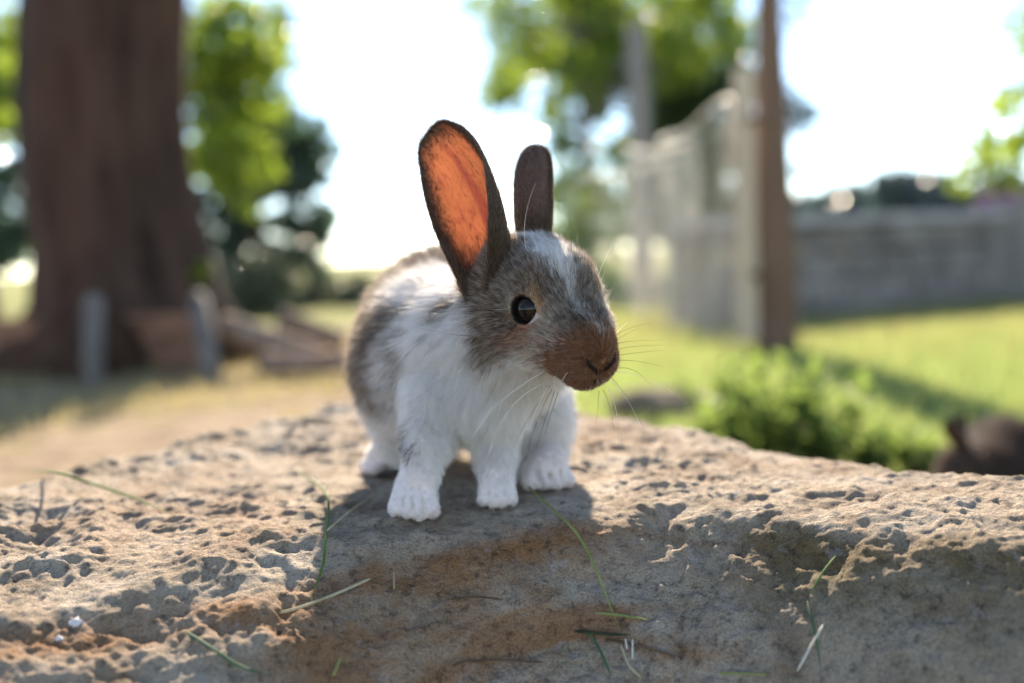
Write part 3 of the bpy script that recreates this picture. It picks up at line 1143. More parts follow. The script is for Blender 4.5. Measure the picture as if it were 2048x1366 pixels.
# head frame from the photograph: where the nose, eye and ears sit
_y, _p, _r = RAD(62), RAD(22), RAD(6)
_F = np.array([math.cos(_p) * math.cos(_y), -math.cos(_p) * math.sin(_y), -math.sin(_p)])
_R0 = np.array([-math.sin(_y), -math.cos(_y), 0])
_U0 = np.cross(_R0, _F)
HF, HR, HU = _F, _R0 * math.cos(_r) - _U0 * math.sin(_r), _U0 * math.cos(_r) + _R0 * math.sin(_r)
HO = P(1111, 609, 0.476)


EYE_C = np.array([.48, 1.72, .26])      # eye socket in head coordinates, cm


def H(f, r, u):
    return HO + 0.01 * (HF * f + HR * r + HU * u)


def Pc(px, py, d):
    return P(px, py, d)


GROOVE = []


def rabbit_prims():
    pr, fl = [], []     # primitives and the direction their hair is combed

    def add(a, ra, b, rb, k, flow, fur=.0155):
        pr.append((np.asarray(a, float), ra * 0.01, np.asarray(b, float), rb * 0.01, k * 0.01))
        fl.append((np.asarray(a, float), np.asarray(b, float), max(ra, rb) * 0.01, unit(np.asarray(flow, float)), fur))

    back = np.array([-0.45, 0.9, -0.15])
    down = np.array([-0.1, 0.25, -1.0])
    # trunk
    add(Pc(890, 652, .612), 4.2, Pc(905, 690, .57), 4.05, 2.5, back + 0.4 * down)
    add(Pc(858, 730, .63), 3.75, Pc(885, 735, .58), 3.8, 2.5, back + 0.6 * down)
    add(Pc(962, 740, .535), 3.9, Pc(955, 780, .53), 2.5, 2.2, 0.3 * back + down)
    add(Pc(985, 690, .535), 3.0, Pc(1040, 660, .51), 2.3, 2.0, 0.5 * back + down)
    # haunches
    add(Pc(818, 745, .615), 2.5, Pc(816, 815, .605), 1.9, 2.0, 0.4 * back + down)
    add(Pc(1020, 770, .60), 3.0, Pc(1060, 845, .575), 1.9, 2.0, 0.4 * back + down)
    # front legs
    zr = lambda x, y: float(rock_h(x, y))
    for (sh, el, wr, px, py, toes, r) in (
            (Pc(868, 800, .520), Pc(850, 890, .513), Pc(841, 955, .508), 829, 1040, (-1, -.33, .33, 1), 1.0),
            (Pc(985, 845, .530), Pc(990, 905, .527), Pc(993, 950, .524), 996, 1020, (-1, -.33, .33, 1), 0.80)):
        g = G(px, py, 0.27)
        g[2] = zr(g[0], g[1])
        paw = g + np.array([0.0, 0.0125, 0.0125])
        add(sh, 1.28 * r, el, .90 * r, 1.1, down, .0085)
        add(el, .90 * r, wr, .80 * r, .8, down, .0046)
        add(wr, .80 * r, paw + np.array([0, 0.001, 0.001]), .93 * r, 0.8, down + np.array([0, -.5, 0]), .0036)
        TT = []
        for i, t in enumerate(toes):
            base = paw + np.array([t * 0.0056 * r, -0.004, 0.001])
            ln = 0.0165 - 0.0040 * abs(t)
            tip = paw + np.array([t * 0.0094 * r, -ln, -0.0028])
            tip[2] = zr(tip[0], tip[1]) + 0.0042
            add(base, 0.52 * r, tip, 0.40 * r, 0.05, np.array([t * 0.4, -1, -.5]), .0026)
            TT.append((base, tip))
        for (b0, t0), (b1, t1) in zip(TT[:-1], TT[1:]):
            GROOVE.append((.25 * (b0 + b1) + .25 * (t0 + t1) + np.array([0, -.004, .0036 * r]), .5 * (t0 + t1) + np.array([0, -.0042, -.0005])))
    # hind feet
    for (hx, hy, hd, px, py, dirv, r) in ((815, 880, .608, 742, 942, np.array([-0.85, -0.5, 0]), 0.95),
                                         (1066, 868, .568, 1098, 985, np.array([0.22, -1.0, 0]), 1.15)):
        g = G(px, py, 0.27)
        g[2] = zr(g[0], g[1])
        dirv = unit(dirv)
        side = np.array([-dirv[1], dirv[0], 0])
        ball = g + np.array([0, 0, 0.010]) - dirv * 0.008
        heel = ball - dirv * 0.036
        heel[2] = zr(heel[0], heel[1]) + 0.011
        add(Pc(hx, hy, hd), 1.5, heel, 1.2 * r, 1.2, down, .007)
        add(heel, 1.15 * r, ball, 1.10 * r, 1.0, dirv - np.array([0, 0, .3]), .0045)
        HT = []
        for t in (-.95, -.33, .33, .95):
            tip = g + side * t * 0.0095 * r + dirv * (0.004 - 0.003 * abs(t))
            tip[2] = zr(tip[0], tip[1]) + 0.005
            add(ball + side * t * 0.006 * r, 0.50 * r, tip, 0.40 * r, 0.06, dirv - np.array([0, 0, .4]), .0018)
            HT.append((ball + side * t * 0.006 * r, tip))
        for (b0, t0), (b1, t1) in zip(HT[:-1], HT[1:]):
            GROOVE.append((.25 * (b0 + b1) + .25 * (t0 + t1) + dirv * .003 + np.array([0, 0, .0042 * r]), .5 * (t0 + t1) + dirv * .0045))
    # tail
    add(Pc(858, 790, .688), 1.5, Pc(852, 765, .698), 1.4, 0.8, np.array([0, .5, 1]))
    # head: cranium, cheeks, muzzle, chin, brows
    bk = -HF
    add(H(-2.2, 0, 0.15), 1.88, H(-0.6, 0, 0.22), 1.85, 1.5, bk + 0.15 * HU, .0088)
    add(H(-0.3, 0, 0.12), 1.80, H(2.7, 0, -0.55), 1.16, 1.6, bk + 0.1 * HU, .0062)
    add(H(2.4, 0, -0.75), 1.12, H(3.32, 0, -1.08), 0.98, 1.0, bk, .0034)
    for s in (1, -1):
        add(H(-0.9, s * 1.15, -1.0), 1.45, H(0.9, s * 1.0, -1.15), 1.25, 1.2, bk - 0.5 * HU, .0095)
        add(H(2.0, s * 0.72, -1.35), 0.92, H(3.26, s * 0.48, -1.60), 0.84, 0.45, bk - 0.25 * HU, .0034)
        add(H(0.5, s * 1.32, 0.70), 0.60, H(-0.8, s * 1.4, 0.66), 0.68, 0.8, bk + 0.4 * HU, .0045)
        add(H(-2.9, s * 1.15, .95 if s > 0 else .55), 0.9, H(-3.1, s * 1.25, 1.4 if s > 0 else .8), 0.7, 1.0, bk * 0.5 + HU, .006)
    add(H(1.6, 0, -1.9), 0.95, H(3.0, 0, -2.18), 0.64, 0.6, bk - 0.3 * HU, .004)
    add(H(3.6, 0, -0.72), 0.58, H(3.85, 0, -0.95), 0.50, 0.5, bk, .0016)      # nose pad
    add(H(-2.0, 0, -1.2), 2.2, H(-3.0, 0, -1.8), 2.4, 2.5, bk - HU)      # throat
    # eye sockets, nostrils and the line of the mouth
    for s in (1, -1):
        e = H(*(EYE_C * np.array([1, s, 1])))
        pr.append((e, 0.0072, e, 0.0072, -0.003))
        a_, b_ = H(4.36, s * 0.36, -0.98), H(4.22, s * 0.08, -1.36)
        pr.append((a_, 0.0010, b_, 0.0010, -0.0016))
        a_, b_ = H(4.10, s * 0.06, -1.66), H(3.80, s * 0.62, -2.0)
        pr.append((a_, 0.0009, b_, 0.0009, -0.0018))
    for a_, b_ in GROOVE:
        pr.append((a_, 0.0010, b_, 0.0020, -0.0014))
    a_, b_ = H(4.30, 0, -1.28), H(4.18, 0, -1.72)
    pr.append((a_, 0.0009, b_, 0.0009, -0.0018))
    return pr, fl


def flow_field(pts, nrm, fl):
    W = np.zeros(len(pts))
    Fv = np.zeros((len(pts), 3))
    Lf = np.zeros(len(pts))
    for a, b, r, f, fur in fl:
        ab = b - a
        t = np.clip(((pts - a) @ ab) / (ab @ ab + 1e-12), 0, 1)
        d = np.linalg.norm(pts - a - t[:, None] * ab, axis=1) - r
        w_ = np.exp(-np.maximum(d, 0) / 0.006)
        W += w_
        Fv += w_[:, None] * f
        Lf += w_ * fur
    Fv /= W[:, None] + 1e-9
    q = pts * 90
    Fv = unit(Fv) + 0.22 * np.stack([perlin(q[:, 0], q[:, 1], q[:, 2] + s * 17.3) for s in range(3)], 1) * 2
    Fv = Fv - nrm * (Fv * nrm).sum(1)[:, None]
    return unit(Fv), Lf / (W + 1e-9)


def blob(p, c, r, soft=0.35):
    d = np.linalg.norm(p - c, axis=-1) / r
    return np.clip((1 - d) / soft + 0.5, 0, 1)


def capblob(p, a, b, r, soft=0.35):
    ab = b - a
    t = np.clip(((p - a) @ ab) / (ab @ ab), 0, 1)
    d = np.linalg.norm(p - a - t[:, None] * ab, axis=1) / r
    return np.clip((1 - d) / soft + 0.5, 0, 1)


WHITE = np.array([0.90, 0.88, 0.87])
CREAM = np.array([0.66, 0.57, 0.48])
AGOUTI = np.array([0.225, 0.140, 0.088])
DARK = np.array([0.075, 0.055, 0.044])
GREYB = np.array([0.205, 0.148, 0.116])
TAN = np.array([0.46, 0.265, 0.125])
RUST = np.array([0.42, 0.185, 0.088])


# coat patches of the visible side: photo pixel, radius in pixels, colour, how agouti, strength
PATCH = [
    # back and flank
    (865, 505, 52, GREYB, .9, 1), (920, 500, 45, GREYB, .9, 1), (815, 545, 42, GREYB, .9, 1), (762, 595, 42, GREYB, .9, 1),
    (738, 650, 46, GREYB, .9, 1), (732, 710, 46, GREYB, .9, 1), (740, 770, 40, GREYB, .9, .9), (770, 650, 40, GREYB, .9, 1),
    (795, 640, 30, GREYB, .9, .8), (800, 690, 26, GREYB, .8, .8), (835, 620, 20, GREYB, .8, .5), (772, 810, 26, GREYB, .6, .45),
    (792, 745, 14, DARK * 1.8, .7, .8), (793, 790, 12, DARK * 1.8, .7, .7), (760, 740, 18, WHITE, .2, .5),
    (803, 872, 17, DARK * 1.8, .8, .9), (815, 893, 13, DARK * 1.8, .8, .8), (830, 903, 9, DARK * 1.8, .8, .6),
    (908, 606, 23, AGOUTI * .8, .7, 1), (884, 572, 11, AGOUTI, .7, .8), (835, 575, 28, WHITE, .2, .8), (790, 580, 16, WHITE, .3, .5),
    # temple, ear root, cheek
    (958, 545, 50, AGOUTI * .85, 1, 1), (1000, 520, 46, AGOUTI * .85, 1, 1), (1030, 500, 34, AGOUTI * .9, 1, 1), (968, 600, 42, AGOUTI * .85, 1, 1),
    (1000, 570, 42, AGOUTI * .9, 1, 1), (985, 650, 45, AGOUTI * .85, 1, 1), (970, 690, 28, AGOUTI * .8, 1, 1), (1015, 660, 40, AGOUTI * .9, 1, 1),
    (1040, 560, 40, AGOUTI, 1, .9), (1045, 530, 34, GREYB * 1.25, 1, .9), (1010, 700, 26, AGOUTI * .8, 1, .9), (1048, 610, 45, AGOUTI, 1, 1),
    (1012, 572, 20, CREAM * .85, .8, .7), (1012, 612, 16, CREAM * .7, .7, .6), (1045, 678, 32, RUST * 1.1, .9, 1), (1075, 668, 24, RUST * 1.1, .9, .9), (1020, 690, 22, RUST * .9, .9, .8),
    # brow, forehead, bridge of the nose
    (1078, 575, 30, TAN * .9, .8, 1), (1082, 610, 20, TAN * 1.1, .6, .9), (1105, 570, 26, AGOUTI * .75, .9, 1), (1100, 545, 22, AGOUTI * .8, .9, .8),
    (1075, 520, 22, GREYB, 1, .8), (1130, 600, 36, GREYB * 1.1, 1, 1), (1115, 640, 30, CREAM * .95, .9, .9), (1095, 655, 22, CREAM, .7, .8),
    (1150, 640, 34, GREYB, 1, 1), (1165, 665, 22, DARK * 1.6, .8, .9), (1180, 600, 34, GREYB, 1, .9), (1185, 572, 26, AGOUTI * .8, .9, 1), (1160, 560, 18, AGOUTI * .8, .9, .9),
    (1076, 503, 15, WHITE, .1, 1), (1094, 512, 17, WHITE, .1, 1), (1115, 528, 17, WHITE, .1, 1), (1135, 548, 16, WHITE, .15, 1), (1100, 490, 14, GREYB, 1, .7), (1148, 575, 15, WHITE, .2, .85), (1160, 605, 14, WHITE, .3, .75),
    (1204, 632, 24, WHITE, .1, 1), (1212, 655, 18, WHITE, .1, .9), (1085, 695, 24, CREAM, .7, .7), (1060, 712, 24, CREAM * 1.1, .5, .6),
    # rusty muzzle
    (1112, 735, 40, RUST, .6, 1), (1135, 712, 34, RUST, .6, 1), (1165, 705, 34, RUST, .6, 1), (1200, 702, 34, RUST, .6, 1), (1205, 735, 34, RUST * .9, .6, 1),
    (1150, 745, 42, RUST * .9, .6, 1), (1185, 745, 36, RUST * .9, .6, 1), (1105, 755, 26, RUST * .9, .6, 1), (1130, 765, 22, RUST * .85, .35, .9), (1215, 715, 28, RUST * .9, .6, 1),
    (1122, 690, 5, DARK * .5, .1, 1), (1117, 713, 5, DARK * .5, .1, 1), (1200, 765, 20, RUST * .85, .5, 1), (1172, 775, 18, RUST * .8, .5, 1), (1148, 778, 16, RUST * .8, .5, .9), (1122, 775, 16, RUST * .8, .5, .9), (1190, 780, 12, RUST * .75, .5, .8), (1160, 603, 14, WHITE, .4, .8), (1170, 628, 12, WHITE, .4, .7), (1138, 622, 12, CREAM, .6, .8), (1125, 585, 10, WHITE, .4, .6), (1090, 548, 10, CREAM, .6, .6), (1140, 655, 12, CREAM, .6, .7),
]
_PC = []


def place_patches(V, N):
    """put every patch on the rabbit's own surface; those on the head also on its far side"""
    q = (V - CAM) @ RM
    d = -q[:, 2]
    px = 1024 + FPX * q[:, 0] / d
    py = 683 - FPX * q[:, 1] / d
    ok = ((CAM - V) * N).sum(1) > 0
    hm = np.stack([HF, HR, HU], 1)
    hv = (V - HO) @ hm * 100
    snout = (hv[:, 0] > .3) & (np.abs(hv[:, 1]) < 2.4) & (hv[:, 2] > -2.9)
    for x, y, r, c, a, s in PATCH:
        e = (px - x) ** 2 + (py - y) ** 2
        if x > 1060 and y > 660:
            e = np.where(snout, e, 1e8)
        cand = np.where(ok & (e < 64))[0]
        i = cand[d[cand].argmin()] if len(cand) else np.where(ok, e, 1e12).argmin()
        _PC.append((V[i], r * d[i] / FPX, c, a, s))
    for p_, r, c, a, s in list(_PC):
        l = (p_ - HO) @ hm * 100
        if np.linalg.norm(l - np.array([.5, 0, 0])) < 4.6 and l[1] > .55:
            _PC.append((HO + hm @ (l * np.array([1, -1, 1])) * .01, r * .9, c, a, s * (.9 if l[0] < 2.6 else 1)))


def rabbit_colors(p):
    """returns colour, and how mixed/agouti the hair is, for surface points"""
    n = len(p)
    q = p * 110
    wob = np.stack([perlin(q[:, 0], q[:, 1], q[:, 2] + 40 * k) for k in range(3)], 1) * 0.005
    q2 = p * 320
    wob += np.stack([perlin(q2[:, 0], q2[:, 1], q2[:, 2] + 40 * k) for k in range(3)], 1) * 0.0022
    hl = (p + wob * .6 - HO) @ np.stack([HF, HR, HU], 1) * 100     # head coordinates, cm
    headish = np.linalg.norm(hl - np.array([.5, 0, 0]), axis=1) < 4.8
    s = p + wob * np.where(headish, .45, 1.0)[:, None]
    col = np.tile(WHITE, (n, 1))
    ag = np.zeros(n)
    # hidden back and rump: brown
    far = np.clip((s[:, 1] - .585 - .25 * (0.36 - s[:, 2])) / .012, 0, 1) * np.clip((s[:, 2] - .315) / .012, 0, 1)
    col = col * (1 - far[:, None]) + GREYB * far[:, None]
    far = np.maximum(far, np.clip((-.061 - s[:, 0]) / .010, 0, 1) * np.clip((s[:, 1] - .535) / .012, 0, 1) * np.clip((s[:, 2] - .312) / .014, 0, 1))
    far = np.maximum(far, np.clip((s[:, 1] - .555) / .012, 0, 1) * np.clip((s[:, 2] - .375) / .008, 0, 1))
    col = np.tile(WHITE, (n, 1)) * (1 - far[:, None]) + GREYB * far[:, None]
    ag = .9 * far
    for c0, r, c, a, st in _PC:
        m_ = blob(s, c0, r * 1.05, .3) * st
        col = col * (1 - m_[:, None]) + c * m_[:, None]
        ag = ag * (1 - m_) + a * m_
    dirt = np.clip((rock_h(p[:, 0], p[:, 1], False) + .009 - p[:, 2]) / .008, 0, 1)[:, None] * .55
    col = col * (1 - dirt) + np.array([.46, .33, .22]) * dirt
    return np.clip(col, 0.01, 0.95), ag, (p - HO) @ np.stack([HF, HR, HU], 1) * 100


def build_rabbit():
    rng = np.random.RandomState(3)
    base = np.array([-0.03, 0.53, float(rock_h(-0.03, 0.53))])
    root = empty('rabbit', base)
    tag(root, 'young white and brown rabbit with upright backlit ears standing on the sandstone boulder', 'rabbit')
    pr, fl = rabbit_prims()
    D, lo, h = sdf_grid(pr, (-0.135, 0.40, 0.245), (0.085, 0.735, 0.445), 0.00125)
    V, Q = surface_nets(D, lo, h)
    V = relax(V, Q, 2)
    N = mesh_normals(V, Q)
    place_patches(V, N)
    col, ag, hl = rabbit_colors(V)
    body = mesh_obj('body', V, Q, SKIN, root)
    skin = np.where((ag > .5)[:, None], col * .55, col * np.array([.85, .75, .72]))
    nose_mask = (hl[:, 0] > 3.7) & (np.abs(hl[:, 1]) < 0.36) & (hl[:, 2] < -1.15) & (hl[:, 2] > -1.75)
    skin[nose_mask] = skin[nose_mask] * 0.35
    for s in (1, -1):
        e = np.linalg.norm(hl - EYE_C * np.array([1, s, 1]), axis=1)
        skin[e < .86] = np.array([.018, .014, .012])
        # nostril slits
        a_, b_ = np.array([4.36, s * .36, -.98]), np.array([4.22, s * .08, -1.36])
        t = np.clip(((hl - a_) @ (b_ - a_)) / ((b_ - a_) @ (b_ - a_)), 0, 1)
        dd = np.linalg.norm(hl - a_ - t[:, None] * (b_ - a_), axis=1)
        skin[dd < .13] = np.array([.02, .012, .01])
    for a_, b_ in GROOVE:
        t = np.clip(((V - a_) @ (b_ - a_)) / ((b_ - a_) @ (b_ - a_)), 0, 1)
        skin[np.linalg.norm(V - a_ - t[:, None] * (b_ - a_), axis=1) < .0014] = np.array([.62, .52, .46])
    vattr(body, 'skin', skin)

    # fur
    head_w = np.clip(1.2 - np.linalg.norm(hl - np.array([0.6, 0, -.3]), axis=1) / 5.0, 0, 1)
    muzzle_w = np.clip((hl[:, 0] - 2.4) / 1.0, 0, 1) * (np.linalg.norm(hl, axis=1) < 7)
    view = unit(CAM[None] - V)
    facing = np.clip((N * view).sum(1) + 0.35, 0.22, 1)
    dens = facing * (1.0 + 2.2 * (head_w > 0.25) + 2.5 * muzzle_w)
    roots, nr = scatter(V, Q, N, dens, 330000, rng)
    hl2 = (roots - HO) @ np.stack([HF, HR, HU], 1) * 100
    keep = np.ones(len(roots), bool)
    for s in (1, -1):
        keep &= np.linalg.norm(hl2 - EYE_C * np.array([1, s, 1]), axis=1) > .77
        a_, b_ = np.array([4.36, s * .36, -.98]), np.array([4.22, s * .08, -1.36])
        t = np.clip(((hl2 - a_) @ (b_ - a_)) / ((b_ - a_) @ (b_ - a_)), 0, 1)
        keep &= np.linalg.norm(hl2 - a_ - t[:, None] * (b_ - a_), axis=1) > .11
    a_, b_ = np.array([4.30, 0, -1.28]), np.array([4.18, 0, -1.72])
    t = np.clip(((hl2 - a_) @ (b_ - a_)) / ((b_ - a_) @ (b_ - a_)), 0, 1)
    keep &= np.linalg.norm(hl2 - a_ - t[:, None] * (b_ - a_), axis=1) > .07
    keep &= roots[:, 2] > rock_h(roots[:, 0], roots[:, 1]) - 0.001
    roots, nr, hl2 = roots[keep], nr[keep], hl2[keep]
    n = len(roots)
    fl_v, L = flow_field(roots, nr, fl)
    for s in (1, -1):        # hair parts round the eye
        e0 = H(*(EYE_C * np.array([1, s, 1])))
        dv = roots - e0
        wv = np.clip(1.5 - np.linalg.norm(dv, axis=1) / .011, 0, 1)[:, None]
        out = dv - nr * (dv * nr).sum(1)[:, None]
        fl_v = unit(fl_v * (1 - .75 * wv) + unit(out) * wv * .9)
    r_h = np.linalg.norm(hl2 - np.array([0.6, 0, -.3]), axis=1)
    hw = np.clip(1.35 - r_h / 4.5, 0, 1)
    mz = np.clip((hl2[:, 0] - 1.6) / 1.6, 0, 1) * (r_h < 6)
    eye_d = np.minimum(np.linalg.norm(hl2 - EYE_C, axis=1), np.linalg.norm(hl2 - EYE_C * np.array([1, -1, 1]), axis=1))
    L *= np.clip((eye_d - .62) / .9, .22, 1)
    L *= rng.uniform(.65, 1.15, n)
    guard = rng.rand(n) < .07
    L[guard] *= 1.6
    lift = np.clip(0.40 + 0.12 * rng.normal(size=n) + 0.10 * (1 - hw) + .10 * mz, .08, .8)
    halo = rng.rand(n) < .06
    L[halo & (L > .004)] *= 1.25
    lift = np.where(halo, lift + .28, lift)
    lift = lift * (.45 + .55 * np.clip(L / .008, 0, 1))
    # hairs take their colour lock by lock, so patches break up along the lie of the coat
    inv = make_locks(roots, .11, rng)
    nl_ = inv.max() + 1
    sh = rng.normal(size=nl_)[inv] * np.clip(L * .55, .001, .006)
    c, a, _ = rabbit_colors(roots - fl_v * sh[:, None] + (rng.normal(size=(nl_, 3)) * .0009)[inv])
    lk = rng.normal(size=nl_)[inv]
    u = .55 * rng.rand(nl_)[inv] + .45 * rng.rand(n)
    tip = c * (1 + (.05 + .26 * a[:, None]) * lk[:, None] + .08 * rng.normal(size=(n, 1)))
    dk = (u < .36) & (rng.rand(n) < a)
    tip[dk] = tip[dk] * .34
    lt = (u > .63) & (rng.rand(n) < a)
    tip[lt] = tip[lt] * .5 + CREAM * np.where(mz[lt] > .5, .16, .74)[:, None]
    tip[guard] = tip[guard] * .6 + CREAM * .35  # creamy guard tips put some of the backlit rim into the hair colour
    rim_pale = halo & (mz < .4)
    tip[rim_pale] = tip[rim_pale] * .65 + np.array([.80, .70, .58]) * .28  # paler halo tips: rim glow of the backlight painted into the hair
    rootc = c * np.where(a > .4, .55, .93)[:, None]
    rad = np.where(mz > .5, 0.000070, 0.000062) * rng.uniform(.8, 1.25, n)
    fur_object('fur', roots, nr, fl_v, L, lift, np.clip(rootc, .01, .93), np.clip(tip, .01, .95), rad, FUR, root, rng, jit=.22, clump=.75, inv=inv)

    # eyes
    em = NT('eye_glass')
    lc = em.attr('eye_r', 'Fac')
    ec = em.ramp(lc, [(0.0, (0.004, 0.004, 0.005)), (0.46, (0.004, 0.004, 0.005)), (0.52, (0.022, 0.013, 0.008)), (0.86, (0.014, 0.009, 0.006)), (0.93, (0.005, 0.004, 0.004)), (1.0, (0.008, 0.007, 0.006))])
    EYE = em.done(em.principled(ec, 0.08, 0.22))
    LID = NT('eyelid_skin')
    LID = LID.done(LID.principled((0.016, 0.012, 0.010), 0.6, 0.2))
    for s in (1, -1):
        ctr = H(EYE_C[0], s * (EYE_C[1] - (.26 if s > 0 else .44)), EYE_C[2])
        ax = unit(HR * s * 1.0 + HF * 0.28 + HU * 0.06)
        e1 = unit(np.cross(ax, HU))
        e2 = np.cross(ax, e1)
        Vv, Fq, er = [], [], []
        nr_, ns_ = 22, 40
        for i in range(nr_):
            th = math.pi * 0.62 * i / (nr_ - 1)
            for k in range(ns_):
                ph = 2 * math.pi * k / ns_
                rr = 0.0080 * (1 + 0.05 * max(0, math.cos(th)) ** 6)
                Vv.append(ctr + rr * (ax * math.cos(th) + math.sin(th) * (e1 * math.cos(ph) + e2 * math.sin(ph))))
                er.append(math.sin(min(th, math.pi / 2)) / math.sin(RAD(55)))
        for i in range(nr_ - 1):
            for k in range(ns_):
                k2 = (k + 1) % ns_
                Fq.append((i * ns_ + k, (i + 1) * ns_ + k, (i + 1) * ns_ + k2, i * ns_ + k2))
        eo = mesh_obj('eye', np.array(Vv), Fq, EYE, root)
        vattr(eo, 'eye_r', np.clip(np.array(er), 0, 1))
        ring = []
        for k in range(33):
            ph = 2 * math.pi * k / 32
            th = RAD(60) + RAD(5) * math.cos(2 * ph)
            ring.append(ctr + 0.0082 * (ax * math.cos(th) + math.sin(th) * (e1 * math.cos(ph) * 1.04 + e2 * math.sin(ph))))
        tube('eyelid', ring, 0.00055, LID, eo, 8, False).matrix_parent_inverse = Matrix.Identity(4)

    # nostril slit and mouth line
    q = (V - CAM) @ RM
    dd = -q[:, 2]
    px, py = 1024 + FPX * q[:, 0] / dd, 683 - FPX * q[:, 1] / dd
    vis = ((CAM - V) * N).sum(1) > 0

    def on_face(x, y, off):
        e = np.where(vis, (px - x) ** 2 + (py - y) ** 2, 1e9) + np.where(dd > .50, 1e6, 0)
        k = e.argmin()
        return V[k] + N[k] * off
    NOS = NT('nostril_dark')
    NOS = NOS.done(NOS.principled((.010, .006, .005), .7, .2))
    hm = np.stack([HF, HR, HU], 1)
    nl = [on_face(x, y, o_) for x, y, o_ in ((1167, 713, .0010), (1173, 721, .0013), (1180, 730, .0015), (1187, 739, .0013), (1190, 744, .001))]
    tube('nostril', nl, [.0002, .0006, .0009, .0008, .0003], NOS, root, 8)
    nf = []
    for p_ in nl:
        l = (p_ - HO) @ hm
        nf.append(HO + hm @ (l * np.array([1, -1, 1])))
    tube('nostril', nf, [.0002, .0006, .0009, .0008, .0003], NOS, root, 8)
    tube('mouth_line', [on_face(x, y, .0012) for x, y in ((1189, 743), (1189, 752), (1187, 760), (1184, 768))], [.0004, .0004, .0004, .0003], NOS, root, 6)
    # ears
    build_ear(root, rng, 1)
    build_ear(root, rng, -1)
    build_whiskers(root, rng)
    return root


